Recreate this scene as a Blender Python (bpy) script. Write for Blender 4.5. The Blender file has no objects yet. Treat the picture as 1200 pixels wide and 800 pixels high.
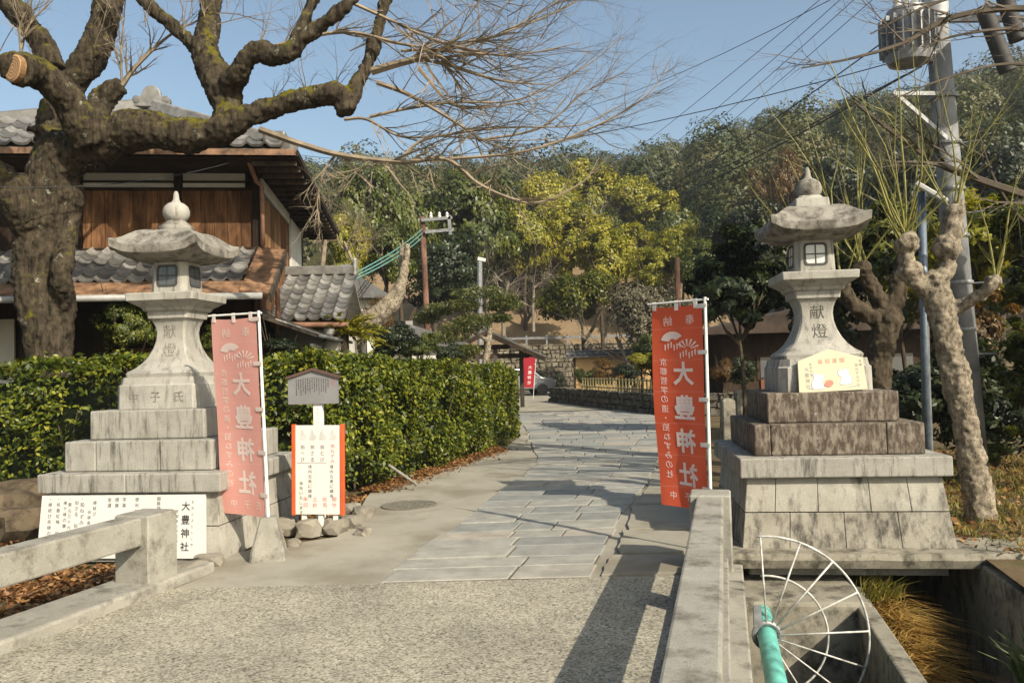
import bpy, bmesh, math, random
import numpy as np
from mathutils import Vector, Matrix, noise as mnoise

# ------------------------------------------------------------------ camera, sky, sun
SC = bpy.context.scene
COL = SC.collection
PI = math.pi
R = math.radians
CAM = Vector((0, 0, 1.6)); PITCH = R(1.84); ROLL = R(-1.6); FPX = 933.0
cd = bpy.data.cameras.new('camera'); cam = bpy.data.objects.new('camera', cd); COL.objects.link(cam)
cd.sensor_width = 36.0; cd.lens = 36.0 * FPX / 1200.0; cd.clip_start = 0.05; cd.clip_end = 2000
CMAT = Matrix.Rotation(PI / 2 + PITCH, 3, 'X') @ Matrix.Rotation(ROLL, 3, 'Z')
cam.matrix_world = Matrix.Translation(CAM) @ CMAT.to_4x4()
SC.camera = cam
SUN_TO = Vector((0.655, -0.755, 0.0)).normalized()      # horizontal direction towards the sun
ELEV = R(35.5)
W = bpy.data.worlds.new('World'); SC.world = W; W.use_nodes = True
wn = W.node_tree.nodes; wl = W.node_tree.links
sky = wn.new('ShaderNodeTexSky'); sky.sky_type = 'NISHITA'; sky.sun_disc = False
sky.sun_elevation = ELEV; sky.sun_rotation = math.atan2(SUN_TO.x, SUN_TO.y)
sky.air_density = 1.0; sky.dust_density = 3.0; sky.ozone_density = 0.6; sky.altitude = 60
bg = wn['Background']; bg.inputs['Strength'].default_value = 0.115
tn = wn.new('ShaderNodeMix'); tn.data_type = 'RGBA'; tn.blend_type = 'MULTIPLY'; tn.inputs[0].default_value = 1.0; tn.inputs[7].default_value = (1.0, 1.04, 0.97, 1)
wl.new(sky.outputs[0], tn.inputs[6]); wl.new(tn.outputs[2], bg.inputs['Color'])
sd = bpy.data.lights.new('sun', 'SUN'); sd.energy = 5.0; sd.angle = R(0.53); sd.color = (1.0, 0.90, 0.74)
sun = bpy.data.objects.new('sun', sd); COL.objects.link(sun)
sdir = Vector((SUN_TO.x * math.cos(ELEV), SUN_TO.y * math.cos(ELEV), math.sin(ELEV)))
sun.rotation_euler = sdir.to_track_quat('Z', 'Y').to_euler(); sun.location = sdir * 60
SC.view_settings.view_transform = 'Standard'; SC.view_settings.look = 'None'
SC.view_settings.exposure = 0.62; SC.view_settings.gamma = 1.0
SC.cycles.transparent_max_bounces = 8

rng = np.random.default_rng(7)
random.seed(7)

def U(x, y, Y=None, Z=None):
    """place a point of the photograph at a given depth or height"""
    d = CMAT @ Vector(((x - 600) / FPX, -(y - 400) / FPX, -1.0))
    t = Y / d.y if Y is not None else (Z - CAM.z) / d.z
    return CAM + d * t

# ------------------------------------------------------------------ helpers
def tag(o, label=None, cat=None, group=None, kind=None):
    if label: o['label'] = label
    if cat: o['category'] = cat
    if group: o['group'] = group
    if kind: o['kind'] = kind
    return o

def empty(name, loc=(0, 0, 0), rz=0.0):
    o = bpy.data.objects.new(name, None); COL.objects.link(o)
    o.location = loc; o.rotation_euler = (0, 0, rz); o.empty_display_size = 0.2
    return o

def addobj(name, me, parent=None, mat=None):
    o = bpy.data.objects.new(name, me); COL.objects.link(o)
    if parent is not None: o.parent = parent
    if mat is not None and not me.materials: me.materials.append(mat)
    return o

def copy_tree(o, parent=None):
    c = o.copy(); COL.objects.link(c); c.parent = parent
    for ch in list(o.children): copy_tree(ch, c)
    return c

def mesh_np(name, V, F, mat=None, smooth=False, tint=None):
    V = np.asarray(V, dtype=np.float32); F = np.asarray(F, dtype=np.int32)
    k = F.shape[1]
    me = bpy.data.meshes.new(name)
    me.vertices.add(len(V)); me.vertices.foreach_set('co', V.ravel())
    me.loops.add(F.size); me.loops.foreach_set('vertex_index', F.ravel())
    me.polygons.add(len(F)); me.polygons.foreach_set('loop_start', np.arange(0, F.size, k, dtype=np.int32))
    if smooth: me.polygons.foreach_set('use_smooth', np.ones(len(F), dtype=bool))
    me.update(calc_edges=True)
    if tint is not None:
        a = me.attributes.new('tint', 'FLOAT', 'FACE'); a.data.foreach_set('value', np.asarray(tint, dtype=np.float32))
    if mat: me.materials.append(mat)
    return me

class MB:
    def __init__(s): s.v = []; s.f = []
    def add(s, vs, fs):
        b = len(s.v); s.v += [tuple(v) for v in vs]; s.f += [tuple(i + b for i in f) for f in fs]; return s
    def box(s, c, d, rz=0.0, m=None):
        hx, hy, hz = d[0] / 2, d[1] / 2, d[2] / 2
        vs = [Vector((x * hx, y * hy, z * hz)) for z in (-1, 1) for y in (-1, 1) for x in (-1, 1)]
        if rz: vs = [Matrix.Rotation(rz, 3, 'Z') @ v for v in vs]
        if m is not None: vs = [m @ v for v in vs]
        vs = [v + Vector(c) for v in vs]
        return s.add(vs, [(0, 2, 3, 1), (4, 5, 7, 6), (0, 1, 5, 4), (1, 3, 7, 5), (3, 2, 6, 7), (2, 0, 4, 6)])
    def bar(s, a, b, w, h, up=(0, 0, 1)):
        a = Vector(a); b = Vector(b); d = (b - a); L = d.length; d.normalize()
        x = d.cross(Vector(up)); x = x.normalized() if x.length > 1e-5 else Vector((1, 0, 0)); z = x.cross(d)
        vs = [p + x * (i * w / 2) + z * (j * h / 2) for p in (a, b) for j in (-1, 1) for i in (-1, 1)]
        return s.add(vs, [(0, 1, 3, 2), (4, 6, 7, 5), (0, 4, 5, 1), (1, 5, 7, 3), (3, 7, 6, 2), (2, 6, 4, 0)])
    def tube(s, pts, rad, n=8, cap=True):
        pts = [Vector(p) for p in pts]; m = len(pts)
        if not hasattr(rad, '__len__'): rad = [rad] * m
        base = len(s.v); ref = None
        for i, p in enumerate(pts):
            d = (pts[min(i + 1, m - 1)] - pts[max(i - 1, 0)])
            if d.length < 1e-9: d = Vector((0, 0, 1))
            d.normalize()
            if ref is None:
                ref = d.orthogonal().normalized()
            else:
                ref = ref - d * ref.dot(d)
                ref = ref.normalized() if ref.length > 1e-6 else d.orthogonal().normalized()
            b = d.cross(ref)
            for k in range(n):
                a = 2 * PI * k / n
                s.v.append(tuple(p + (ref * math.cos(a) + b * math.sin(a)) * rad[i]))
        for i in range(m - 1):
            for k in range(n):
                a = base + i * n + k; c = base + i * n + (k + 1) % n
                s.f.append((a, c, c + n, a + n))
        if cap and n > 2:
            s.f.append(tuple(base + k for k in range(n))[::-1]); s.f.append(tuple(base + (m - 1) * n + k for k in range(n)))
        return s
    def lathe(s, prof, n=20, c=(0, 0, 0)):
        base = len(s.v)
        for r, z in prof:
            for k in range(n):
                a = 2 * PI * k / n; s.v.append((c[0] + r * math.cos(a), c[1] + r * math.sin(a), c[2] + z))
        for i in range(len(prof) - 1):
            for k in range(n):
                a = base + i * n + k; b = base + i * n + (k + 1) % n
                s.f.append((a, b, b + n, a + n))
        s.f.append(tuple(base + k for k in range(n))[::-1]); s.f.append(tuple(base + (len(prof) - 1) * n + k for k in range(n)))
        return s
    def sq(s, prof, c=(0, 0, 0)):
        """square lathe: prof = (z, half width, chamfer)"""
        base = len(s.v)
        for z, h, ch in prof:
            k = h - ch
            for x, y in ((k, -h), (h, -k), (h, k), (k, h), (-k, h), (-h, k), (-h, -k), (-k, -h)):
                s.v.append((c[0] + x, c[1] + y, c[2] + z))
        for i in range(len(prof) - 1):
            for k in range(8):
                a = base + i * 8 + k; b = base + i * 8 + (k + 1) % 8
                s.f.append((a, b, b + 8, a + 8))
        s.f.append(tuple(base + k for k in range(8))[::-1]); s.f.append(tuple(base + (len(prof) - 1) * 8 + k for k in range(8)))
        return s
    def prism(s, poly, y0, y1):
        """outline in x,z extruded from y0 to y1"""
        n = len(poly)
        vs = [(x, y0, z) for x, z in poly] + [(x, y1, z) for x, z in poly]
        fs = [tuple(range(n)), tuple(range(2 * n - 1, n - 1, -1))] + [(i, i + n, (i + 1) % n + n, (i + 1) % n) for i in range(n)]
        return s.add(vs, fs)
    def mesh(s, name, mat=None, smooth=False, off=None):
        me = bpy.data.meshes.new(name)
        vs = s.v if off is None else [(x - off[0], y - off[1], z - off[2]) for x, y, z in s.v]
        me.from_pydata(vs, [], s.f); me.update()
        if smooth: me.polygons.foreach_set('use_smooth', [True] * len(me.polygons))
        if mat: me.materials.append(mat)
        return me
    def build(s, name, mat, parent=None, smooth=False, world=False, bevel=0.0, seg=2, angle=None):
        off = parent.location if (world and parent is not None) else None
        o = addobj(name, s.mesh(name, mat, smooth, off), parent)
        fix_normals(o.data)
        if bevel: 
            b = o.modifiers.new('bevel', 'BEVEL'); b.width = bevel; b.segments = seg; b.limit_method = 'ANGLE'; b.angle_limit = R(30)
        if angle:
            o.data.polygons.foreach_set('use_smooth', [True] * len(o.data.polygons)); o.data.set_sharp_from_angle(angle=R(angle))
        return o

def fix_normals(me):
    bm = bmesh.new(); bm.from_mesh(me); bmesh.ops.recalc_face_normals(bm, faces=bm.faces); bm.to_mesh(me); bm.free()

def catmull(pts, n=6):
    """smooth polyline through points given as tuples of any length"""
    P = [np.array(p, dtype=float) for p in pts]; P = [2 * P[0] - P[1]] + P + [2 * P[-1] - P[-2]]; out = []
    for i in range(1, len(P) - 2):
        for k in range(n):
            t = k / n
            out.append(0.5 * ((2 * P[i]) + (-P[i - 1] + P[i + 1]) * t + (2 * P[i - 1] - 5 * P[i] + 4 * P[i + 1] - P[i + 2]) * t * t + (-P[i - 1] + 3 * P[i] - 3 * P[i + 1] + P[i + 2]) * t ** 3))
    out.append(P[-2]); return out

# ------------------------------------------------------------------ materials
KA = 0.84          # overall reflectance of mineral and painted surfaces
def kk(c): return tuple(x * KA for x in c)
MATS = {}
def nodes(name):
    m = bpy.data.materials.new(name); m.use_nodes = True; MATS[name] = m
    nt = m.node_tree; return m, nt.nodes, nt.links, nt.nodes['Principled BSDF']

def ramp(nn, stops):
    r = nn.new('ShaderNodeValToRGB'); e = r.color_ramp.elements
    e[0].position, e[0].color = stops[0][0], (*stops[0][1], 1); e[1].position, e[1].color = stops[-1][0], (*stops[-1][1], 1)
    for p, c in stops[1:-1]:
        x = e.new(p); x.color = (*c, 1)
    return r

def coords(nn, ll, scale=(1, 1, 1), kind='Position'):
    if kind == 'Position': src = nn.new('ShaderNodeNewGeometry').outputs['Position']
    else: src = nn.new('ShaderNodeTexCoord').outputs[kind]
    mp = nn.new('ShaderNodeMapping'); mp.inputs['Scale'].default_value = scale; ll.new(src, mp.inputs['Vector']); return mp.outputs[0]

def noise(nn, ll, vec, scale, detail=5, rough=0.6):
    n = nn.new('ShaderNodeTexNoise'); n.inputs['Scale'].default_value = scale; n.inputs['Detail'].default_value = detail
    n.inputs['Roughness'].default_value = rough; ll.new(vec, n.inputs['Vector']); return n.outputs['Fac']

def mix(nn, ll, fac, a, b, mode='MIX'):
    m = nn.new('ShaderNodeMix'); m.data_type = 'RGBA'; m.blend_type = mode
    for sock, v in ((m.inputs[0], fac), (m.inputs[6], a), (m.inputs[7], b)):
        if isinstance(v, (int, float)): sock.default_value = v
        elif isinstance(v, tuple): sock.default_value = (*v, 1)
        else: ll.new(v, sock)
    return m.outputs[2]

def bump(nn, ll, bs, h, strength, dist=0.01):
    b = nn.new('ShaderNodeBump'); b.inputs['Strength'].default_value = strength; b.inputs['Distance'].default_value = dist
    ll.new(h, b.inputs['Height']); ll.new(b.outputs[0], bs.inputs['Normal'])

def plain(name, col, rough=0.6, var=0.12, scale=6.0, metal=0.0, bstr=0.0, bscale=40, spec=0.4):
    """a colour with uneven wear"""
    col = kk(col)
    m, nn, ll, bs = nodes(name); v = coords(nn, ll)
    f = noise(nn, ll, v, scale, 6, 0.65)
    lo = tuple(c * (1 - var * 2) for c in col); hi = tuple(min(1, c * (1 + var * 1.6)) for c in col)
    r = ramp(nn, [(0.3, lo), (0.7, hi)]); ll.new(f, r.inputs[0]); ll.new(r.outputs[0], bs.inputs['Base Color'])
    bs.inputs['Roughness'].default_value = rough; bs.inputs['Metallic'].default_value = metal; bs.inputs['Specular IOR Level'].default_value = spec
    if bstr: bump(nn, ll, bs, noise(nn, ll, v, bscale, 4, 0.7), bstr)
    return m

def stone(name, base, dark, speck=0.25, stain=0.5, streak=(5, 5, 0.9), stain_lo=0.48, lichen=None, bstr=0.35, lich_lo=0.62):
    """weathered granite / concrete: grain, blotches, dark runs down the faces"""
    base = kk(base); dark = kk(dark)
    m, nn, ll, bs = nodes(name); v = coords(nn, ll)
    g = noise(nn, ll, v, 160, 2, 0.8)
    r = ramp(nn, [(0.32, tuple(c * (1 - speck) for c in base)), (0.68, tuple(min(1, c * (1 + speck * 0.6)) for c in base))]); ll.new(g, r.inputs[0])
    b2 = noise(nn, ll, v, 3.1, 6, 0.7); rb = ramp(nn, [(0.3, (0.72, 0.70, 0.66)), (0.65, (1.05, 1.04, 1.0))]); ll.new(b2, rb.inputs[0])
    c = mix(nn, ll, 1.0, r.outputs[0], rb.outputs[0], 'MULTIPLY')
    sv = coords(nn, ll, streak); s1 = noise(nn, ll, sv, 2.4, 7, 0.72)
    rs = ramp(nn, [(stain_lo, (0, 0, 0)), (stain_lo + 0.16, (stain,) * 3)]); ll.new(s1, rs.inputs[0])
    c = mix(nn, ll, rs.outputs[0], c, dark)
    if lichen:
        l1 = noise(nn, ll, v, 7.5, 8, 0.75); rl = ramp(nn, [(lich_lo, (0, 0, 0)), (lich_lo + 0.06, (0.75,) * 3)]); ll.new(l1, rl.inputs[0])
        c = mix(nn, ll, rl.outputs[0], c, lichen)
    ll.new(c, bs.inputs['Base Color']); bs.inputs['Roughness'].default_value = 0.88; bs.inputs['Specular IOR Level'].default_value = 0.25
    h = mix(nn, ll, 0.5, g, noise(nn, ll, v, 38, 6, 0.75)); bump(nn, ll, bs, h, bstr, 0.006)
    return m

def leafmat(name, stops, rough=0.45, trans=0.3, scale=0.8, spec=0.4, attr=True):
    """leaves: colour from a per-leaf tint, a broad patch noise and the object's own random value"""
    m, nn, ll, bs = nodes(name); v = coords(nn, ll)
    f = noise(nn, ll, v, scale, 3, 0.6)
    if attr:
        a = nn.new('ShaderNodeAttribute'); a.attribute_name = 'tint'; a.attribute_type = 'GEOMETRY'
        mm = nn.new('ShaderNodeMath'); mm.operation = 'MULTIPLY_ADD'; mm.inputs[1].default_value = 0.65; ll.new(a.outputs['Fac'], mm.inputs[0])
        m2 = nn.new('ShaderNodeMath'); m2.operation = 'MULTIPLY_ADD'; m2.inputs[1].default_value = 0.6; m2.inputs[2].default_value = -0.12; ll.new(f, m2.inputs[0]); ll.new(m2.outputs[0], mm.inputs[2]); f = mm.outputs[0]
    r = ramp(nn, stops); ll.new(f, r.inputs[0])
    ll.new(r.outputs[0], bs.inputs['Base Color']); bs.inputs['Roughness'].default_value = rough; bs.inputs['Specular IOR Level'].default_value = spec
    t = nn.new('ShaderNodeBsdfTranslucent'); br = mix(nn, ll, 1.0, r.outputs[0], (1.6, 1.5, 0.6), 'MULTIPLY'); ll.new(br, t.inputs['Color'])
    mx = nn.new('ShaderNodeMixShader'); mx.inputs[0].default_value = trans; ll.new(bs.outputs[0], mx.inputs[1]); ll.new(t.outputs[0], mx.inputs[2])
    ll.new(mx.outputs[0], nn['Material Output'].inputs['Surface'])
    return m

def bark(name, a, b, moss=None, moss_lo=0.55, scale=9, lichen=None, bstr=0.9, stretch=(1, 1, 0.45)):
    m, nn, ll, bs = nodes(name); v = coords(nn, ll, stretch); v1 = coords(nn, ll)
    f = noise(nn, ll, v, scale, 9, 0.78); r = ramp(nn, [(0.36, a), (0.66, b)]); ll.new(f, r.inputs[0]); c = r.outputs[0]
    if moss:
        g = nn.new('ShaderNodeNewGeometry'); sx = nn.new('ShaderNodeSeparateXYZ'); ll.new(g.outputs['Normal'], sx.inputs[0])
        n2 = noise(nn, ll, v1, 3.4, 7, 0.7); ad = nn.new('ShaderNodeMath'); ad.operation = 'MULTIPLY_ADD'; ad.inputs[1].default_value = 0.16
        ll.new(sx.outputs['Z'], ad.inputs[0]); ll.new(n2, ad.inputs[2])
        rm = ramp(nn, [(moss_lo, (0, 0, 0)), (moss_lo + 0.1, (0.9,) * 3)]); ll.new(ad.outputs[0], rm.inputs[0]); c = mix(nn, ll, rm.outputs[0], c, moss)
    if lichen:
        l1 = noise(nn, ll, v1, 5.5, 9, 0.76); rl = ramp(nn, [(0.615, (0, 0, 0)), (0.66, (0.8,) * 3)]); ll.new(l1, rl.inputs[0]); c = mix(nn, ll, rl.outputs[0], c, lichen)
    ll.new(c, bs.inputs['Base Color']); bs.inputs['Roughness'].default_value = 0.95; bs.inputs['Specular IOR Level'].default_value = 0.1
    bump(nn, ll, bs, f, bstr, 0.04)
    return m

def ground_mat(name, stops, scale=3.0, grain=60, bstr=0.5, rough=0.95, extra=None):
    stops = [(p, kk(c)) for p, c in stops]
    m, nn, ll, bs = nodes(name); v = coords(nn, ll)
    f = mix(nn, ll, 0.45, noise(nn, ll, v, scale, 7, 0.7), noise(nn, ll, v, grain, 4, 0.75))
    r = ramp(nn, stops); ll.new(f, r.inputs[0]); c = r.outputs[0]
    if extra:
        col, sc, lo, hi, amt = extra
        n2 = noise(nn, ll, v, sc, 5, 0.65); rm = ramp(nn, [(lo, (0, 0, 0)), (hi, (amt,) * 3)]); ll.new(n2, rm.inputs[0]); c = mix(nn, ll, rm.outputs[0], c, col)
    ll.new(c, bs.inputs['Base Color']); bs.inputs['Roughness'].default_value = rough; bs.inputs['Specular IOR Level'].default_value = 0.2
    bump(nn, ll, bs, noise(nn, ll, v, grain, 5, 0.75), bstr, 0.012)
    return m

def wood(name, a, b, scale=5, grainz=0.12, rough=0.85, streak=None):
    m, nn, ll, bs = nodes(name); v = coords(nn, ll, (1, 1, grainz))
    oi = nn.new('ShaderNodeObjectInfo')
    f = noise(nn, ll, v, scale * 4, 7, 0.7); r = ramp(nn, [(0.3, a), (0.72, b)]); ll.new(f, r.inputs[0])
    rr = ramp(nn, [(0.0, (0.62, 0.6, 0.6)), (1.0, (1.25, 1.2, 1.15))]); ll.new(oi.outputs['Random'], rr.inputs[0])
    c = mix(nn, ll, 1.0, r.outputs[0], rr.outputs[0], 'MULTIPLY')
    n2 = noise(nn, ll, coords(nn, ll, (1, 1, 0.35)), 2.2, 5, 0.65); r2 = ramp(nn, [(0.4, (0.45, 0.42, 0.4)), (0.62, (1.1, 1.08, 1.05))]); ll.new(n2, r2.inputs[0])
    c = mix(nn, ll, 1.0, c, r2.outputs[0], 'MULTIPLY')
    ll.new(c, bs.inputs['Base Color']); bs.inputs['Roughness'].default_value = rough; bs.inputs['Specular IOR Level'].default_value = 0.2
    bump(nn, ll, bs, f, 0.4, 0.006)
    return m

M_GRAN_L = stone('granite_pale', (0.40, 0.39, 0.36), (0.085, 0.075, 0.062), stain=0.72, stain_lo=0.51)
M_GRAN_T = stone('granite_tier', (0.37, 0.36, 0.33), (0.055, 0.05, 0.042), stain=0.85, stain_lo=0.495, streak=(7, 7, 0.8))
M_GRAN_D = stone('granite_stained', (0.27, 0.235, 0.195), (0.05, 0.034, 0.024), stain=0.88, stain_lo=0.40, streak=(9, 9, 3.0), lichen=(0.36, 0.35, 0.32), lich_lo=0.64)
M_GRAN_ROOF = stone('granite_roof', (0.30, 0.285, 0.255), (0.055, 0.045, 0.037), stain=0.82, stain_lo=0.45, streak=(3, 3, 2), lichen=(0.13, 0.13, 0.07), lich_lo=0.64)
M_BASE = stone('base_block', (0.40, 0.385, 0.34), (0.05, 0.044, 0.038), stain=0.85, stain_lo=0.515, streak=(3, 3, 1.0))
M_BASE2 = stone('base_block_sooty', (0.34, 0.32, 0.275), (0.045, 0.04, 0.034), stain=0.88, stain_lo=0.46, streak=(4, 4, 1.6))
M_RAIL = stone('rail_concrete', (0.33, 0.32, 0.285), (0.075, 0.066, 0.052), stain=0.75, stain_lo=0.5, streak=(2, 2, 2), lichen=(0.40, 0.37, 0.24), lich_lo=0.68)
M_CONC = stone('wall_concrete', (0.30, 0.28, 0.23), (0.045, 0.04, 0.03), stain=0.85, stain_lo=0.47, streak=(2.5, 2.5, 2.0), lichen=(0.08, 0.09, 0.03), lich_lo=0.62)
M_CUTSHADE = plain('carving_shade_dark', (0.075, 0.068, 0.058), 0.95, 0.2, 30)  # flat letters: recess shade of carved strokes put into these two colours
M_CUTSHADEL = plain('carving_shade_pale', (0.20, 0.18, 0.15), 0.95, 0.3, 30)
M_ROCK = stone('field_rock', (0.27, 0.25, 0.21), (0.07, 0.06, 0.05), stain=0.5, stain_lo=0.52, streak=(3, 3, 3), bstr=0.8)
M_EARTH = ground_mat('earth', [(0.3, (0.05, 0.036, 0.02)), (0.5, (0.12, 0.085, 0.045)), (0.7, (0.2, 0.15, 0.08))], 1.4, 45, 0.8, extra=((0.055, 0.065, 0.012), 0.9, 0.5, 0.62, 0.8))
M_FLOOR = ground_mat('forest_floor', [(0.3, (0.016, 0.015, 0.007)), (0.5, (0.035, 0.034, 0.014)), (0.7, (0.06, 0.05, 0.025))], 0.2, 3, 0.5)
M_BANK = ground_mat('leafy_bank', [(0.3, (0.12, 0.08, 0.045)), (0.5, (0.23, 0.165, 0.095)), (0.7, (0.32, 0.24, 0.145))], 0.8, 9, 0.8)
M_PATH = ground_mat('path_concrete', [(0.3, (0.23, 0.21, 0.165)), (0.5, (0.32, 0.30, 0.245)), (0.7, (0.38, 0.36, 0.30))], 1.1, 90, 0.25, extra=((0.15, 0.13, 0.09), 0.9, 0.46, 0.62, 0.65))

# deck: coarse exposed aggregate
m, nn, ll, bs = nodes('deck_aggregate'); v = coords(nn, ll); M_DECK = m
vo = nn.new('ShaderNodeTexVoronoi'); vo.inputs['Scale'].default_value = 80; vo.inputs['Randomness'].default_value = 1; ll.new(v, vo.inputs['Vector'])
sp = nn.new('ShaderNodeSeparateColor'); ll.new(vo.outputs['Color'], sp.inputs[0])
r1 = ramp(nn, [(0.0, (0.09, 0.085, 0.07)), (0.2, (0.205, 0.19, 0.155)), (0.6, (0.295, 0.275, 0.222)), (1.0, (0.40, 0.38, 0.315))]); ll.new(sp.outputs[0], r1.inputs[0])
n1 = noise(nn, ll, v, 1.2, 6, 0.65); r2 = ramp(nn, [(0.35, (0.72, 0.71, 0.68)), (0.6, (1.06, 1.05, 1.0))]); ll.new(n1, r2.inputs[0])
c = mix(nn, ll, 1.0, r1.outputs[0], r2.outputs[0], 'MULTIPLY')
n3 = noise(nn, ll, v, 9, 5, 0.7); r3 = ramp(nn, [(0.55, (0, 0, 0)), (0.75, (0.55,) * 3)]); ll.new(n3, r3.inputs[0]); c = mix(nn, ll, r3.outputs[0], c, (0.30, 0.28, 0.23))
ll.new(c, bs.inputs['Base Color']); bs.inputs['Roughness'].default_value = 0.85; bs.inputs['Specular IOR Level'].default_value = 0.25
bump(nn, ll, bs, sp.outputs[0], 0.5, 0.006)

# paving stone: tone of its own per stone
m, nn, ll, bs = nodes('paving_stone'); M_PAVE = m; v = coords(nn, ll)
oi = nn.new('ShaderNodeObjectInfo'); r0 = ramp(nn, [(0, (0.17, 0.178, 0.17)), (0.35, (0.235, 0.24, 0.222)), (0.7, (0.28, 0.278, 0.248)), (1, (0.32, 0.29, 0.24))]); ll.new(oi.outputs['Random'], r0.inputs[0])
f = noise(nn, ll, v, 4, 7, 0.72); rr = ramp(nn, [(0.35, (0.72, 0.71, 0.70)), (0.65, (1.08, 1.07, 1.05))]); ll.new(f, rr.inputs[0])
c = mix(nn, ll, 1.0, r0.outputs[0], rr.outputs[0], 'MULTIPLY'); g = noise(nn, ll, v, 140, 3, 0.8); rg = ramp(nn, [(0.3, (0.82,) * 3), (0.7, (1.12,) * 3)]); ll.new(g, rg.inputs[0])
c = mix(nn, ll, 1.0, c, rg.outputs[0], 'MULTIPLY'); ll.new(c, bs.inputs['Base Color']); bs.inputs['Roughness'].default_value = 0.72; bs.inputs['Specular IOR Level'].default_value = 0.35
bump(nn, ll, bs, f, 0.4, 0.012)

M_JOINT = ground_mat('joint_soil', [(0.3, (0.05, 0.045, 0.032)), (0.7, (0.16, 0.145, 0.11))], 3, 60, 0.5)
M_TILE = None
m, nn, ll, bs = nodes('roof_tile'); M_TILE = m; v = coords(nn, ll); oi = nn.new('ShaderNodeObjectInfo')
r0 = ramp(nn, [(0, (0.085, 0.083, 0.08)), (0.5, (0.15, 0.148, 0.145)), (1, (0.25, 0.245, 0.235))]); ll.new(oi.outputs['Random'], r0.inputs[0])
f = noise(nn, ll, v, 7, 6, 0.7); rr = ramp(nn, [(0.35, (0.6, 0.58, 0.54)), (0.65, (1.15, 1.14, 1.12))]); ll.new(f, rr.inputs[0])
c = mix(nn, ll, 1.0, r0.outputs[0], rr.outputs[0], 'MULTIPLY'); ll.new(c, bs.inputs['Base Color']); bs.inputs['Roughness'].default_value = 0.42; bump(nn, ll, bs, f, 0.25, 0.006)

M_WOODF = wood('cedar_plank', (0.08, 0.036, 0.017), (0.32, 0.175, 0.085))
M_WOODS = wood('cedar_plank_light', (0.16, 0.085, 0.035), (0.40, 0.25, 0.12))
M_WOODD = wood('dark_timber', (0.022, 0.014, 0.009), (0.06, 0.04, 0.026))
M_WOODG = wood('grey_timber', (0.05, 0.042, 0.033), (0.12, 0.10, 0.08))
M_PLASTER = plain('white_plaster', (0.62, 0.60, 0.54), 0.9, 0.08, 2.5)
M_COPPER = plain('rusty_sheet', (0.22, 0.125, 0.07), 0.55, 0.45, 5, spec=0.4)
M_PIPE = plain('copper_pipe', (0.30, 0.16, 0.10), 0.5, 0.2, 8)
M_GUTTER = plain('grey_gutter', (0.30, 0.30, 0.29), 0.5, 0.15, 5)
M_OCHRE = plain('ochre_plaster', (0.50, 0.33, 0.15), 0.9, 0.1, 1.6)
M_DARK = plain('dark_inside', (0.012, 0.011, 0.010), 0.9)
M_WHITE = plain('white_sheet', (0.66, 0.65, 0.61), 0.45, 0.03, 3)
M_INK = plain('ink_black', (0.05, 0.048, 0.045), 0.7, 0.1)
M_INKG = plain('ink_grey', (0.30, 0.30, 0.31), 0.7, 0.1)
M_INKR = plain('ink_red', (0.55, 0.14, 0.12), 0.7, 0.1)
M_RED = plain('red_edge', (0.62, 0.10, 0.025), 0.5, 0.1, 6)
M_BOARD = plain('grey_board', (0.20, 0.205, 0.21), 0.4, 0.1, 3, spec=0.6)
M_BOARDR = plain('brown_board_edge', (0.10, 0.055, 0.045), 0.6, 0.15, 6)
M_WPAINT = plain('white_paint', (0.74, 0.73, 0.69), 0.45, 0.08, 12)
M_FANP = plain('grimy_white_paint', (0.50, 0.49, 0.45), 0.5, 0.28, 14, bstr=0.2)
M_TURQ = plain('turquoise_pipe', (0.12, 0.40, 0.34), 0.5, 0.25, 11, bstr=0.15)
M_GALV = plain('galvanised', (0.25, 0.255, 0.26), 0.5, 0.2, 10, metal=0.3)
M_BLUEP = plain('blue_grey_pole', (0.15, 0.185, 0.225), 0.45, 0.2, 9, metal=0.3)
M_POLE = plain('pole_concrete', (0.22, 0.225, 0.23), 0.8, 0.25, 3, bstr=0.2)
M_POLEW = wood('pole_rust', (0.13, 0.07, 0.05), (0.24, 0.14, 0.10))
M_WIRE = plain('wire_black', (0.03, 0.032, 0.036), 0.6)
M_WIREG = plain('wire_green', (0.12, 0.30, 0.28), 0.6)
M_CREAM = plain('cream_wood', (0.58, 0.53, 0.38), 0.6, 0.04, 4)
M_BAMBOO = plain('bamboo', (0.26, 0.22, 0.10), 0.6, 0.2, 9)
M_RUST = plain('reddish_wall', (0.16, 0.06, 0.03), 0.8, 0.2, 3)
M_CUTWOOD = None
m, nn, ll, bs = nodes('cut_wood'); M_CUTWOOD = m; v = coords(nn, ll, kind='Object')
wv = nn.new('ShaderNodeTexWave'); wv.wave_type = 'RINGS'; wv.rings_direction = 'SPHERICAL'; wv.inputs['Scale'].default_value = 9; wv.inputs['Distortion'].default_value = 3; ll.new(v, wv.inputs['Vector'])
r0 = ramp(nn, [(0, (0.16, 0.085, 0.035)), (1, (0.36, 0.22, 0.11))]); ll.new(wv.outputs['Fac'], r0.inputs[0]); ll.new(r0.outputs[0], bs.inputs['Base Color']); bs.inputs['Roughness'].default_value = 0.9

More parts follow.
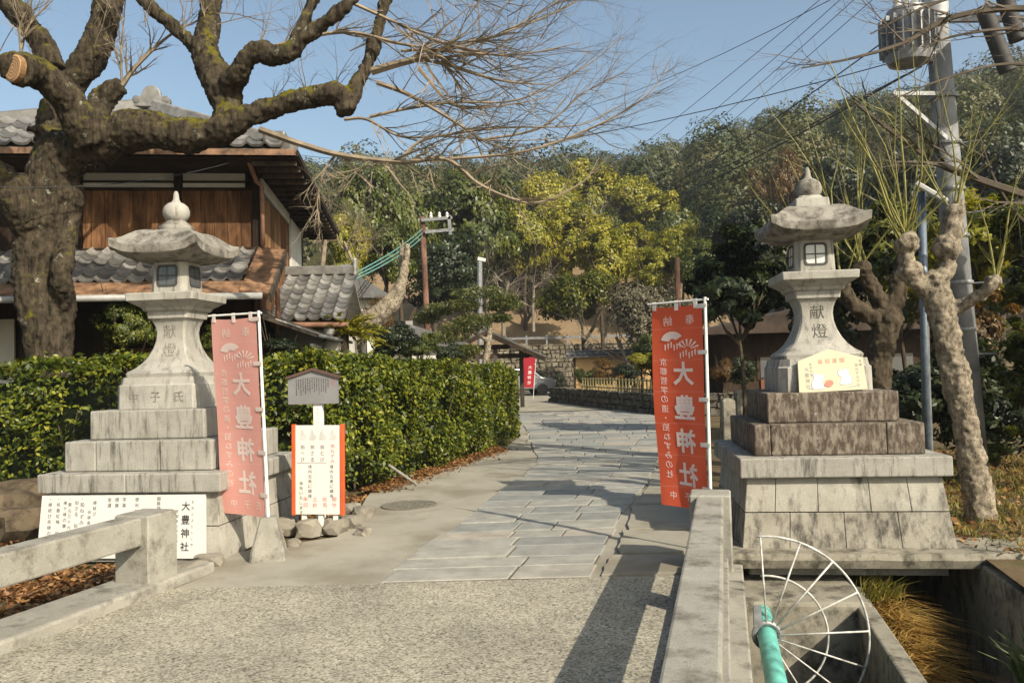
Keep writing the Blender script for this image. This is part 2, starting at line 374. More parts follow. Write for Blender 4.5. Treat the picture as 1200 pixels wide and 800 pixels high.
def cloth(name, col, fade, trans=0.45, crease=False):
    col, fade = kk(col), kk(fade)
    m, nn, ll, bs = nodes(name); v = coords(nn, ll); f = noise(nn, ll, v, 2.2, 5, 0.6); r = ramp(nn, [(0.3, col), (0.7, fade)]); ll.new(f, r.inputs[0])
    cc_ = r.outputs[0]
    if crease:      # fold marks left from packing
        sp_ = nn.new('ShaderNodeSeparateXYZ'); ll.new(nn.new('ShaderNodeNewGeometry').outputs['Position'], sp_.inputs[0])
        pp = nn.new('ShaderNodeMath'); pp.operation = 'PINGPONG'; pp.inputs[1].default_value = 0.135; ll.new(sp_.outputs['Z'], pp.inputs[0])
        rc = ramp(nn, [(0.0, (0.3,) * 3), (0.006, (0, 0, 0))]); ll.new(pp.outputs[0], rc.inputs[0]); cc_ = mix(nn, ll, rc.outputs[0], cc_, (0.85, 0.5, 0.42))
    ll.new(cc_, bs.inputs['Base Color']); bs.inputs['Roughness'].default_value = 0.8; bs.inputs['Specular IOR Level'].default_value = 0.15
    t = nn.new('ShaderNodeBsdfTranslucent'); ll.new(r.outputs[0], t.inputs['Color']); mx = nn.new('ShaderNodeMixShader'); mx.inputs[0].default_value = trans
    ll.new(bs.outputs[0], mx.inputs[1]); ll.new(t.outputs[0], mx.inputs[2]); ll.new(mx.outputs[0], nn['Material Output'].inputs['Surface'])
    bump(nn, ll, bs, noise(nn, ll, v, 420, 2, 0.5), 0.08, 0.002)
    return m
M_FLAG = cloth('red_cloth', (0.74, 0.115, 0.05), (0.80, 0.15, 0.075), crease=True)
M_FLAGP = cloth('faded_pink_cloth', (0.80, 0.38, 0.32), (0.86, 0.44, 0.38), crease=True)
M_FLAGF = cloth('crimson_cloth', (0.60, 0.04, 0.06), (0.66, 0.06, 0.08))
M_PRINT = cloth('white_print', (0.97, 0.95, 0.90), (1.0, 0.98, 0.94))
M_PRINTF = cloth('faded_print', (0.86, 0.76, 0.70), (0.88, 0.80, 0.74))

# ------------------------------------------------------------------ lettering
GL = {}
def glyph(ch, bold=0.0):
    if (ch, bold) in GL: return GL[ch, bold]
    cu = bpy.data.curves.new('t', 'FONT'); cu.body = ch; cu.size = 1.0; cu.resolution_u = 2; cu.offset = bold; cu.align_x = 'CENTER'
    o = bpy.data.objects.new('t', cu); COL.objects.link(o)
    bpy.context.view_layer.update()
    me = bpy.data.meshes.new_from_object(o.evaluated_get(bpy.context.evaluated_depsgraph_get()))
    v = [(p.co.x, p.co.y) for p in me.vertices]; f = [tuple(p.vertices) for p in me.polygons]
    if v:
        xs = [p[0] for p in v]; ys = [p[1] for p in v]; cx = (min(xs) + max(xs)) / 2; cy = (min(ys) + max(ys)) / 2
        if ch in '・': s = 1.0
        else: s = 0.92 / max(max(xs) - min(xs), max(ys) - min(ys), 0.3)
        v = [((x - cx) * s, (y - cy) * s) for x, y in v]
    bpy.data.objects.remove(o); bpy.data.meshes.remove(me); bpy.data.curves.remove(cu)
    GL[ch, bold] = (v, f); return GL[ch, bold]

def letters(name, items, mat, parent, fn, flip=False, cut=None, bold=0.0):
    """items = (char, x, z, size); fn maps panel x,z to a point of the parent"""
    V = []; F = []
    for ch, cx, cz, sz in items:
        v, f = glyph(ch, bold); b = len(V)
        V += [(cx + (-x if flip else x) * sz, cz + y * sz) for x, y in v]; F += [tuple(i + b for i in q) for q in f]
    bm = bmesh.new(); vs = [bm.verts.new((x, 0, z)) for x, z in V]
    for q in F:
        try: bm.faces.new([vs[i] for i in q])
        except ValueError: pass
    if cut:
        xs = [p[0] for p in V]; zs = [p[1] for p in V]
        for ax, lo, hi in ((0, min(xs), max(xs)), (2, min(zs), max(zs))):
            k = math.ceil(lo / cut)
            while k * cut < hi:
                co = [0, 0, 0]; no = [0, 0, 0]; co[ax] = k * cut; no[ax] = 1
                bmesh.ops.bisect_plane(bm, geom=bm.verts[:] + bm.edges[:] + bm.faces[:], plane_co=co, plane_no=no); k += 1
    for v in bm.verts: v.co = Vector(fn(v.co.x, v.co.z))
    me = bpy.data.meshes.new(name); bm.to_mesh(me); bm.free(); me.materials.append(mat)
    o = addobj(name, me, parent)
    if len(items) > 4: o['kind'] = 'stuff'
    return o

def column(s, x, z0, step, size):
    return [(c, x, z0 - i * step, size) for i, c in enumerate(s) if c not in ' 　']

# ------------------------------------------------------------------ ground
BD = Vector((0.257, 0.966, 0)); BR = Vector((0.966, -0.257, 0))       # along / across the bridge
def rail_x(Y): return 0.433 + (Y - 2.576) * 0.266                        # inner edge of the right hand rail
SKY = [(-0.9, 120), (-0.5, 150), (-0.28, 195), (-0.15, 205), (0.0, 202), (0.11, 206), (0.22, 208), (0.33, 238), (0.45, 240), (0.55, 245), (0.65, 250), (1.0, 240), (1.6, 200)]
def hill_h(x, y):
    r = math.hypot(x, y)
    if y < 20 or r < 56: return 0.0
    s = max(-0.9, min(1.6, x / y)); H = np.interp(s, [a for a, b in SKY], [b for a, b in SKY]) / 933.0
    top = 190 * H; t = (r - 56) / 134
    z = top * (0.25 * min(t / 0.12, 1) + 0.75 * max(0, (t - 0.06) / 0.94)) if t < 1 else top
    if t < 0.12: z = top * (0.25 * (t / 0.12) ** 1.1 + 0.75 * max(0, (t - 0.06) / 0.94))
    z += 1.5 * mnoise.noise(Vector((x * 0.03, y * 0.03, 0))) * min(1, t * 4)
    return max(0.0, z)

def axis(lst):
    out = []
    for a, b, n in lst: out += list(np.linspace(a, b, n, endpoint=False))
    return out + [lst[-1][1]]
gx = axis([(-420, -80, 12), (-80, -20, 16), (-20, 20, 40), (20, 90, 20), (90, 420, 14)])
gy = axis([(6.72, 20, 14), (20, 50, 15), (50, 90, 30), (90, 210, 30), (210, 600, 10)])
gv = []; gf = []
for y in gy:
    for x in gx:
        z = hill_h(x, y) - 0.045
        if y < 50 and y > 7: z += 0.02 * mnoise.noise(Vector((x * 0.8, y * 0.8, 3)))
        gv.append((x, y, z))
nx = len(gx)
for j in range(len(gy) - 1):
    for i in range(nx - 1): gf.append((j * nx + i, j * nx + i + 1, (j + 1) * nx + i + 1, (j + 1) * nx + i))
g = MB(); g.v = gv; g.f = gf
def gpatch(poly, z): g.add([(x, y, z) for x, y in poly], [tuple(range(len(poly)))])
gpatch([(3.83, 6.72), (2.62, 2.0), (60, 2.0), (60, 6.72)], -0.05)                 # bank right of the channel
gpatch([(-60, -40), (60, -40), (60, 2.0), (-60, 2.0)], -0.02)                     # street behind the camera
gpatch([(-60, 2.0), (-3.75, 2.0), (-3.0, 4.4), (-2.55, 6.72), (-60, 6.72)], -0.06)  # bank left of the bridge
o = g.build('ground', M_EARTH); o.data.materials.append(M_FLOOR)
for p_ in o.data.polygons:
    if p_.center.y > 53: p_.material_index = 1
tag(o, kind='structure')
bankv = []; bankf = []
# leaf covered slope above the stone wall in the distance
sx0, sx1 = -14, 16; nb = 24
for j, (yy, zz) in enumerate([(54.6, 2.4), (57, 3.6), (61, 6.2), (66, 8.8), (72, 11.5)]):
    for i in range(nb + 1):
        x = sx0 + (sx1 - sx0) * i / nb; bankv.append((x, yy, zz + 0.35 * mnoise.noise(Vector((x * 0.35, yy * 0.4, 5)))))
for j in range(4):
    for i in range(nb): a = j * (nb + 1) + i; bankf.append((a, a + 1, a + nb + 2, a + nb + 1))
b_ = MB(); b_.v = bankv; b_.f = bankf
o = b_.build('hillside_slope', M_BANK, smooth=True); tag(o, kind='structure')

# path sheet
PL = [(-2.62, 6.0), (-2.62, 7.4), (-1.75, 7.7), (-1.85, 9.6), (-1.95, 10.75), (-0.22, 15.85), (0.15, 18.6), (-0.2, 24), (-1.6, 34), (-4, 53)]
PR = [(1.55, 6.0), (1.75, 7.0), (2.0, 9.0), (2.9, 13.0), (3.6, 17), (4.5, 24.2), (4.45, 24.3), (2.6, 31.7), (1.7, 36), (7, 53)]
def interp_edge(E_, y): return float(np.interp(y, [p[1] for p in E_], [p[0] for p in E_]))
pv = []; pf = []; ys = list(np.arange(6.0, 53.1, 0.6)); NP = 8
for y in ys:
    a, b = interp_edge(PL, y), interp_edge(PR, y)
    for k in range(NP + 1): pv.append((a + (b - a) * k / NP, y, 0.0))
for j in range(len(ys) - 1):
    for k in range(NP): q = j * (NP + 1) + k; pf.append((q, q + 1, q + NP + 2, q + NP + 1))
pm = MB(); pm.v = pv; pm.f = pf
PATH = pm.build('path', M_PATH); tag(PATH, kind='structure')

# soil bed under the paving and the stones themselves
SL = [(-1.04, 6.02), (-0.88, 6.85), (-0.47, 8.9), (-0.2, 10.5), (0.15, 11.6), (0.4, 13.6), (0.3, 16), (0.35, 19), (0.1, 24), (-0.6, 29)]
SR = [(0.54, 6.02), (0.75, 6.9), (1.19, 8.8), (1.85, 11.2), (2.8, 15.0), (3.4, 17), (3.9, 20), (4.35, 24), (3.3, 29)]
bed = MB(); ybs = list(np.arange(6.03, 28.6, 0.5))
for y in ybs: bed.v += [(interp_edge(SL, y) + 0.02, y, 0.004), (interp_edge(SR, y) - 0.02, y, 0.004)]
bed.f = [(2 * j, 2 * j + 1, 2 * j + 3, 2 * j + 2) for j in range(len(ybs) - 1)]
bed.build('joint_bed', M_JOINT, PATH)
rs = random.Random(11); y = 6.05; nstone = 0; mflat = None
while y < 27.5 and nstone < 296:
    h = rs.uniform(0.30, 0.46) if y < 15 else rs.uniform(0.42, 0.66)
    y2 = y + h; ym = (y + y2) / 2
    tilt = 0.02
    a0, a1 = interp_edge(SL, y), interp_edge(SL, y2); b0, b1 = interp_edge(SR, y), interp_edge(SR, y2)
    n = max(2, round((b0 - a0) / rs.uniform(0.5, 0.8)))
    cuts = sorted([0] + [min(0.95, max(0.05, (k + rs.uniform(-0.25, 0.25)) / n)) for k in range(1, n)] + [1])
    for k in range(n):
        gap = 0.009
        u0, u1 = cuts[k], cuts[k + 1]; j0, j1 = rs.uniform(-0.012, 0.012), rs.uniform(-0.012, 0.012)
        ex0 = rs.uniform(-0.07, 0.03) if k == 0 else 0; ex1 = rs.uniform(-0.03, 0.07) if k == n - 1 else 0
        P4 = [(a0 + (b0 - a0) * u0 + gap + ex0, y + gap + j0), (a0 + (b0 - a0) * u1 - gap + ex1, y + gap + j1), (a1 + (b1 - a1) * u1 - gap + ex1, y2 - gap + j1), (a1 + (b1 - a1) * u0 + gap + ex0, y2 - gap + j0)]
        cx = sum(p[0] for p in P4) / 4; cy = sum(p[1] for p in P4) / 4
        zt = 0.016 + rs.uniform(-0.004, 0.007); sx, sy = rs.uniform(-0.008, 0.008), rs.uniform(-0.008, 0.008)
        mb = MB(); ins = 0.007
        low = [(px - cx, py - cy, -0.02) for px, py in P4]
        mid = [(px - cx, py - cy, zt - 0.006 + sx * (px - cx) + sy * (py - cy)) for px, py in P4]
        top = [((px - cx) * (1 - 2 * ins / 0.5), (py - cy) * (1 - 2 * ins / 0.36), zt + sx * (px - cx) + sy * (py - cy)) for px, py in P4]
        fs = [(8, 9, 10, 11)] + [(i, (i + 1) % 4, (i + 1) % 4 + 4, i + 4) for i in range(4)] + [(i + 4, (i + 1) % 4 + 4, (i + 1) % 4 + 8, i + 8) for i in range(4)]
        mb.add(low + mid + top, fs); me = mb.mesh('paving_stone', M_PAVE); so = addobj('paving_stone', me, PATH); so.location = (cx, cy, 0)
        nstone += 1
    y = y2
# broken concrete slabs right of the paving
rs = random.Random(5)
for (x0, y0, x1, y1, x2, y2, x3, y3, z) in [(0.62, 6.06, 1.5, 6.06, 1.6, 6.62, 0.78, 6.68, 0.02), (0.84, 6.74, 1.62, 6.68, 1.72, 7.5, 1.0, 7.6, 0.03), (1.06, 7.68, 1.8, 7.6, 1.88, 8.9, 1.28, 8.95, 0.025), (1.38, 9.1, 1.96, 9.0, 2.4, 11.0, 1.9, 11.1, 0.02)]:
    P4 = [(x0, y0), (x1, y1), (x2, y2), (x3, y3)]; out = []
    for i in range(4):
        a, b = P4[i], P4[(i + 1) % 4]
        for k in range(5):
            t = k / 5; out.append((a[0] + (b[0] - a[0]) * t + rs.uniform(-0.02, 0.02), a[1] + (b[1] - a[1]) * t + rs.uniform(-0.02, 0.02)))
    mb = MB(); nO = len(out); mb.add([(x, y, -0.02) for x, y in out] + [(x, y, z) for x, y in out], [tuple(range(nO, 2 * nO))] + [(i, (i + 1) % nO, (i + 1) % nO + nO, i + nO) for i in range(nO)])
    mb.build('concrete_slab', M_PATH, PATH, bevel=0.006)
# manhole covers
for c_, rr_ in (((-1.27, 9.47), 0.33), ((1.66, 10.5), 0.3)):
    mb = MB(); mb.lathe([(rr_, -0.02), (rr_, 0.012), (rr_ - 0.015, 0.014), (rr_ - 0.03, 0.014), (rr_ - 0.035, 0.009)], 40)
    mc = mb.build('manhole_cover', plain('iron_cover%d' % int(c_[1]), (0.17, 0.155, 0.12), 0.7, 0.2, 12, bstr=0.4), None); mc.location = (c_[0], c_[1], 0.0)
    mr = MB()
    for k in range(9):
        dx = (k - 4) * rr_ * 0.2; hl = math.sqrt(max(0.0, (rr_ * 0.85) ** 2 - dx * dx)); mr.box((dx, 0, 0.011), (0.018, 2 * hl, 0.012))
    mr.build('raised_rib', mc.data.materials[0], mc)
    tag(mc, 'round iron manhole cover in the concrete beside the hedge' if c_[0] < 0 else 'round iron manhole cover right of the paving beside red banner', 'manhole cover', 'manhole covers')

# bridge deck
dk = MB(); z = 0.012
dk.add([(-3.9, 1.6, z), (0.36, 1.6, z), (1.52, 6.0, z), (-2.60, 6.03, z), (-2.85, 5.55, z), (-3.2, 4.4, z), (-3.6, 3.0, z)] , [tuple(range(7))])
dk.v += [(x, y, -0.35) for x, y, _ in dk.v[:7]]; dk.f += [(i, (i + 1) % 7, (i + 1) % 7 + 7, i + 7) for i in range(7)]
o = dk.build('bridge_deck', M_DECK); tag(o, kind='structure')
st = MB(); st.add([(-30, -30, 0.0), (30, -30, 0.0), (30, 1.6, 0.0), (-30, 1.6, 0.0)], [(0, 1, 2, 3)]); o = st.build('street', M_DECK); tag(o, kind='structure')

# ------------------------------------------------------------------ guard rails
def rail(name, post_xy, direction, length, w, label, sgn, kerb=True, bot=0.355, plist=(-1.6, -3.0)):
    t = empty(name, (post_xy[0], post_xy[1], 0.012), math.atan2(direction[1], direction[0]) - PI / 2)
    # local y = along the rail, away from the camera
    MB().sq([(0, 0.155, 0.012), (0.56, 0.155, 0.012), (0.572, 0.143, 0.012)]).build('post', M_RAIL, t)
    mb = MB(); mb.box((0, -0.15 - length / 2, (bot + 0.56) / 2), (w, length, 0.56 - bot)); mb.build('beam', M_RAIL, t, bevel=0.014)
    for yy in plist:
        if -yy < length: mb = MB(); mb.box((0, yy, bot / 2 - 0.02), (w - 0.03, 0.20, bot + 0.036)); mb.build('short_post', M_RAIL, t, bevel=0.012)
    if kerb:
        mb = MB(); mb.box((0.02 * sgn, -0.15 - length / 2 + 0.35, 0.03), (0.42, length + 0.7, 0.10)); mb.build('kerb', M_RAIL, t, bevel=0.02)
    tag(t, label, 'guard rail', 'concrete guard rails of the bridge')
    return t
rr = rail('guard_rail', (1.51, 6.24), (0.266, 1), 4.3, 0.20, 'concrete guard rail with post at the foot of the red banner', 1, kerb=False, bot=0.43, plist=(-1.2, -2.9))
mb = MB(); mb.box((0.165, -2.2, -0.16), (0.12, 4.6, 0.32)); mb.build('outer_ledge', M_RAIL, rr, bevel=0.012)
mb = MB(); mb.box((-0.015, -2.3, 0.03), (0.27, 4.25, 0.16)); mb.build('sill', M_RAIL, rr, bevel=0.008)
lr = rail('guard_rail', (-2.80, 6.05), (0.30, 1), 3.4, 0.20, 'concrete guard rail with lichen in front of white notice panel', -1)

# ------------------------------------------------------------------ channel beside the bridge
def wall_run(name, a, b, th, z0, z1, label, mat=M_CONC):
    t = MB(); t.bar((a[0], a[1], (z0 + z1) / 2), (b[0], b[1], (z0 + z1) / 2), th, z1 - z0); o = t.build(name, mat, None, bevel=0.015); return tag(o, label, 'wall')
o = wall_run('channel_wall', (2.78, 6.70), (1.66, 2.0), 0.13, -1.9, -0.30, 'narrow concrete wall between pipe pit and water channel')
o = wall_run('channel_wall', (4.62, 9.6), (2.84, 2.0), 0.30, -1.9, -0.10, 'mossy concrete wall on the bank side of the water channel')
mb = MB(); mb.box((2.1, 6.62, -1.1), (1.30, 0.85, 1.66), rz=-0.12); o = mb.build('abutment', M_CONC, None, bevel=0.03); tag(o, 'stained concrete abutment below the stone lantern behind white wheel guard', 'abutment')
mb = MB()
nL = 30
for i in range(nL + 1):
    x = 1.62 + 6.5 * i / nL; yf = 6.70 - (x - 1.95) * 0.122 + 0.025 * mnoise.noise(Vector((x * 2.5, 0, 0))) ; zt = -0.012 + 0.015 * mnoise.noise(Vector((x * 3, 4, 0)))
    mb.v += [(x, yf + 0.62, zt), (x, yf, zt), (x, yf - 0.015, zt - 0.05), (x, yf + 0.015, -0.135), (x, yf + 0.62, -0.135)]
for i in range(nL):
    for k in range(4): a = i * 5 + k; mb.f.append((a, a + 5, a + 6, a + 1))
o = mb.build('ledge', M_CONC); tag(o, kind='structure')
mb = MB(); mb.box((2.5, 4.0, -1.75), (6, 12, 0.1)); o = mb.build('channel_bed', M_EARTH); tag(o, kind='structure')
mb = MB(); mb.box((3.6, 10.4, -0.95), (4.0, 0.2, 1.8)); mb.box((2.3, 1.9, -0.95), (3.0, 0.12, 1.8)); o = mb.build('culvert_end', M_CONC); tag(o, kind='structure')
m, nn, ll, bs = nodes('channel_water'); M_WATER = m; v = coords(nn, ll)
bs.inputs['Base Color'].default_value = (0.03, 0.028, 0.016, 1); bs.inputs['Roughness'].default_value = 0.06; bs.inputs['Specular IOR Level'].default_value = 0.6
bump(nn, ll, bs, noise(nn, ll, coords(nn, ll, (1, 0.5, 1)), 9, 4, 0.6), 0.35, 0.03)
mb = MB(); mb.add([(1.7, 2.0, -1.12), (2.85, 2.0, -1.12), (4.6, 9.6, -1.12), (3.5, 9.6, -1.12)], [(0, 1, 2, 3)]); o = mb.build('channel_water', M_WATER); tag(o, kind='structure')

# wheel guard on the turquoise pipe
FC = U(899, 744, Y=5.45); t = empty('pipe_guard', FC, -0.1)
for rad, name, a0, a1, rr_ in ((0.665, 'outer_rim', -88, 94, 0.0085), (0.40, 'inner_rim', -55, 94, 0.0075)):
    MB().tube([(math.cos(R(a)) * rad, 0, math.sin(R(a)) * rad) for a in np.linspace(a0, a1, 46)], rr_, 8).build(name, M_FANP, t, smooth=True)
for a in (92, 69, 48, 26, 3, -18, -38, -60, -82):
    ca, sa = math.cos(R(a)), math.sin(R(a)); MB().tube([(ca * 0.07, -0.01, sa * 0.07), (ca * 0.66, -0.01, sa * 0.66)], 0.0065, 6).build('spoke', M_FANP, t, smooth=True)
mb = MB()
mb.tube([(math.cos(a) * 0.085, 0, math.sin(a) * 0.085) for a in np.linspace(0, 2 * PI, 25)], 0.018, 8); mb.bar((-0.06, 0, 0.06), (-0.06, 0, 0.20), 0.05, 0.03); mb.build('clamp', M_GALV, t)
tag(t, 'white spoked fan guard around the turquoise pipe below the bridge', 'pipe guard')
t = empty('water_pipe', FC)
MB().tube([(0.11, 0.45, 0.01), tuple(Vector((-0.24, -0.97, -0.02)) * 3.4)], 0.062, 20).build('pipe', M_TURQ, t, smooth=True, angle=40)
MB().tube([tuple(Vector((-0.24, -0.97, -0.02)) * 1.9), tuple(Vector((-0.24, -0.97, -0.02)) * 2.0)], 0.078, 20).build('pipe_joint', M_TURQ, t, angle=40)
tag(t, 'turquoise water pipe running along the bridge through spoked guard', 'pipe')

# ------------------------------------------------------------------ stone lanterns
STEM = [(1.60, 0.345), (1.635, 0.352), (1.655, 0.337), (1.69, 0.288), (1.74, 0.243), (1.80, 0.206), (1.88, 0.173), (1.96, 0.154), (2.03, 0.149), (2.09, 0.157), (2.135, 0.173), (2.163, 0.187), (2.17, 0.206), (2.235, 0.214)]
def stem_y(z): return float(np.interp(z, [a for a, b in STEM], [b for a, b in STEM]))
def roof_mesh(hw=0.43):
    mb = MB(); n = 8
    prof = [(0.15, 0.272), (0.21, 0.262), (0.265, 0.232), (0.31, 0.186), (0.35, 0.14), (0.385, 0.108), (0.42, 0.092)]     # half width, height above eave bottom
    rings = [(h, z, 1.0) for h, z in prof] + [(hw, 0.085, 1.0), (hw - 0.004, 0.012, 1.0), (hw - 0.02, 0.0, 1.0), (0.29, -0.04, 0.4), (0.18, -0.055, 0)]
    P = 4 * n
    for h, z, lift in rings:
        for sd in range(4):
            for k in range(n):
                u = -1 + 2 * k / n
                e = max(0.0, (h - 0.13) / (hw - 0.13)) ** 1.6
                li = lift * e * 0.075 * abs(u) ** 4.5; st_ = 1 + 0.035 * e * abs(u) ** 4
                x, y = u * h * st_, -h * st_
                for _ in range(sd): x, y = -y, x
                mb.v.append((x, y, z + li))
    for i in range(len(rings) - 1):
        for k in range(P): a = i * P + k; b = i * P + (k + 1) % P; mb.f.append((a, b, b + P, a + P))
    mb.f.append(tuple(range(P))); mb.f.append(tuple(range(len(rings) * P - 1, (len(rings) - 1) * P - 1, -1)))
    return mb

def lantern(loc, rz, right, label):
    t = empty('stone_lantern', loc, rz)
    rs = random.Random(3 if right else 4)
    mt, mtier, mroof = (M_GRAN_L, M_GRAN_D if right else M_GRAN_T, M_GRAN_ROOF)
    # battered base of two courses
    core = MB(); core.sq([(-0.25, 0.82, 0.01), (0.585, 0.76, 0.01)]); core.build('base_core', M_BASE, t)
    hb, ht = 0.875, 0.80
    for ci, (z0, z1, cuts) in enumerate([(-0.02, 0.285, [-1, -0.55, -0.02, 0.50, 1]), (0.285, 0.582, [-1, -0.70, -0.27, 0.25, 0.64, 1])]):
        for side in range(4):
            cs = cuts if side in (0, 2) else ([-1, -0.35, 0.3, 1] if ci else [-1, 0.05, 1])
            for k in range(len(cs) - 1):
                vs = []
                for z in (z0 + 0.004, z1 - 0.004):
                    h = hb + (ht - hb) * (z + 0.02) / 0.6; 
                    for u in (cs[k], cs[k + 1]):
                        gap = 0.0018 if abs(u) < 1 else 0.0
                        uu = u + (gap / h if u == cs[k] else -gap / h)
                        hi = h - 0.10
                        xo = uu * h; xi = uu * hi if abs(u) == 1 else uu * h
                        pr = rs.uniform(-0.003, 0.003)
                        vs += [(xo, -h + pr), (xi, -hi)]
                pts = []
                for i, (x, y) in enumerate(vs):
                    for _ in range(side): x, y = -y, x
                    pts.append((x, y, (z0 + 0.004) if i < 4 else (z1 - 0.004)))
                mb = MB(); mb.add(pts, [(0, 2, 6, 4), (1, 5, 7, 3), (0, 4, 5, 1), (2, 3, 7, 6), (4, 6, 7, 5), (0, 1, 3, 2)]); mb.build('base_block', M_BASE2 if (right and ci == 0) else M_BASE, t, bevel=0.004, seg=1)
    def tier(name, z0, z1, hw, cuts, mat, ch=0.012):
        p = MB(); p.sq([(z0, hw - 0.03, 0.004), (z1 - 0.02, hw - 0.03, 0.004)]); po = p.build(name, mat, t)
        for k in range(len(cuts) - 1):
            a, b = cuts[k] * hw, cuts[k + 1] * hw; mb = MB(); mb.box(((a + b) / 2, 0, (z0 + z1) / 2), (b - a - 0.004, 2 * hw + rs.uniform(-0.004, 0.004), z1 - z0 - 0.003)); mb.build('stone_block', mat, po, bevel=ch)
        return po
    tier('base_slab', 0.583, 0.755, 0.872, [-1, 1] if right else [-1, -0.02, 0.995], M_GRAN_T)
    tier('step', 0.756, 1.03, 0.715, [-1, -0.80, 0.56, 1] if right else [-1, -0.57, 0.3, 1], mtier)
    tier('step', 1.031, 1.30, 0.565, [-1, 1], mtier)
    # chamfered plinth
    c2 = 0.05 if right else 0.03
    mb = MB(); mb.sq([(1.301, 0.415, 0.02 + c2), (1.52, 0.412, 0.02 + c2), (1.535, 0.40, 0.03 + c2), (1.60, 0.385, 0.02 + c2)]); mb.build('plinth', mt, t)
    mb = MB(); mb.sq([(z, h, 0.018) for z, h in STEM]); stem = mb.build('stem', mt, t, angle=35)
    mb = MB(); mb.sq([(2.236, 0.225, 0.02), (2.25, 0.24, 0.02), (2.275, 0.25, 0.02), (2.335, 0.335, 0.012), (2.337, 0.343, 0.012), (2.405, 0.348, 0.012), (2.412, 0.34, 0.012)]); mb.build('platform', mt, t, bevel=0.004)
    fb = MB(); fb.sq([(2.413, 0.185, 0.04), (2.425, 0.19, 0.05), (2.74, 0.178, 0.05)]); fbo = fb.build('fire_box', mt, t, bevel=0.008)
    for k in range(4):
        w = MB()
        def pt(x, z, dd): return Matrix.Rotation(k * PI / 2, 3, 'Z') @ Vector((x, -0.189 - dd + (z - 2.43) * 0.035, z))
        # window frame with rounded corners around four panes
        oc = []; ic = []
        for q in range(24):
            a = 2 * PI * q / 24; ca, sa = math.cos(a), math.sin(a); p = 0.28
            ex = lambda c_: math.copysign(abs(c_) ** p, c_)
            oc.append((ex(ca) * 0.108, 2.585 + ex(sa) * 0.108)); ic.append((ex(ca) * 0.088, 2.585 + ex(sa) * 0.088))
        fr = MB(); fr.add([pt(x, z, 0.006) for x, z in oc] + [pt(x, z, 0.006) for x, z in ic] + [pt(x, z, -0.02) for x, z in oc] + [pt(x, z, -0.02) for x, z in ic],
                          [(i, (i + 1) % 24, (i + 1) % 24 + 24, i + 24) for i in range(24)] + [(i, i + 48, (i + 1) % 24 + 48, (i + 1) % 24) for i in range(24)] + [(i + 24, (i + 1) % 24 + 24, (i + 1) % 24 + 72, i + 72) for i in range(24)])
        fr.build('window_frame', M_INK, fbo)
        b_ = MB(); b_.add([pt(-0.088, 2.58, 0.005), pt(0.088, 2.58, 0.005), pt(0.088, 2.592, 0.005), pt(-0.088, 2.592, 0.005)], [(0, 1, 2, 3)])
        b_.add([pt(-0.006, 2.497, 0.0045), pt(0.006, 2.497, 0.0045), pt(0.006, 2.673, 0.0045), pt(-0.006, 2.673, 0.0045)], [(0, 1, 2, 3)]); b_.build('glazing_bar', M_INK, fbo)
        for sx in (-1, 1):
            for sz in (0, 1):
                pn = MB(); x0, x1 = sorted((sx * 0.006, sx * 0.09)); z0, z1 = (2.495, 2.58) if sz == 0 else (2.592, 2.675)
                pn.add([pt(x0, z0, 0.0015), pt(x1, z0, 0.0015), pt(x1, z1, 0.0015), pt(x0, z1, 0.0015)], [(0, 1, 2, 3)]); pn.build('window_pane', M_PANE if right else M_PANED, fbo)
    rf = roof_mesh(0.43).build('roof', mroof, t, angle=50); rf.location = (0, 0, 2.775)
    if right: MB().sq([(2.985, 0.16, 0.01), (3.09, 0.155, 0.012), (3.10, 0.12, 0.02), (3.13, 0.10, 0.03)]).build('cap_stone', mt, t, bevel=0.006).location = (0, 0, 0.035)
    else: MB().lathe([(0.155, 2.98), (0.168, 3.0), (0.172, 3.03), (0.165, 3.06), (0.13, 3.085), (0.1, 3.11), (0.085, 3.13)], 24).build('lotus_collar', mroof, t, smooth=True).location = (0, 0, 0.03)
    MB().lathe([(0.075, 3.12), (0.10, 3.14), (0.126, 3.19), (0.128, 3.23), (0.112, 3.275), (0.08, 3.305), (0.045, 3.32), (0.030, 3.35), (0.026, 3.40), (0.016, 3.43), (0.004, 3.436)], 28).build('finial', mroof if right else mt, t, smooth=True).location = (0, 0, 0.02)
    # carved letters as flat glyphs, the shade of the strokes put into their colour
    fn = lambda x, z: (x, -stem_y(z) - 0.0015, z)
    for it_ in (('献', 0.0, 2.04, 0.14), ('燈', 0.01, 1.86, 0.15)): letters('carving_shade_character', [it_], M_CUTSHADE if right else M_CUTSHADEL, stem, fn, cut=0.03)
    if not right:
        for it_ in (('中', -0.22, 1.41, 0.10), ('子', 0.0, 1.41, 0.11), ('氏', 0.235, 1.41, 0.11)): letters('carving_shade_character', [it_], M_CUTSHADEL, t, lambda x, z: (x, -0.4165, z))
    return tag(t, label, 'stone lantern', 'pair of stone lanterns')
M_PANE = plain('lantern_pane', (0.62, 0.62, 0.58), 0.35, 0.05, 8)
M_PANED = plain('lantern_pane_dark', (0.09, 0.095, 0.10), 0.15, 0.05, 8, spec=0.7)
LROT = -math.atan2(0.122, 0.9925)
LL = lantern((-3.326, 7.93, 0.0), LROT, False, 'stone lantern on stepped base beside pink banner with three flat characters in carving shade below stem')
LR = lantern((2.908, 7.668, 0.0), LROT, True, 'stone lantern on darkly stained steps with cream plaque leaning on it')

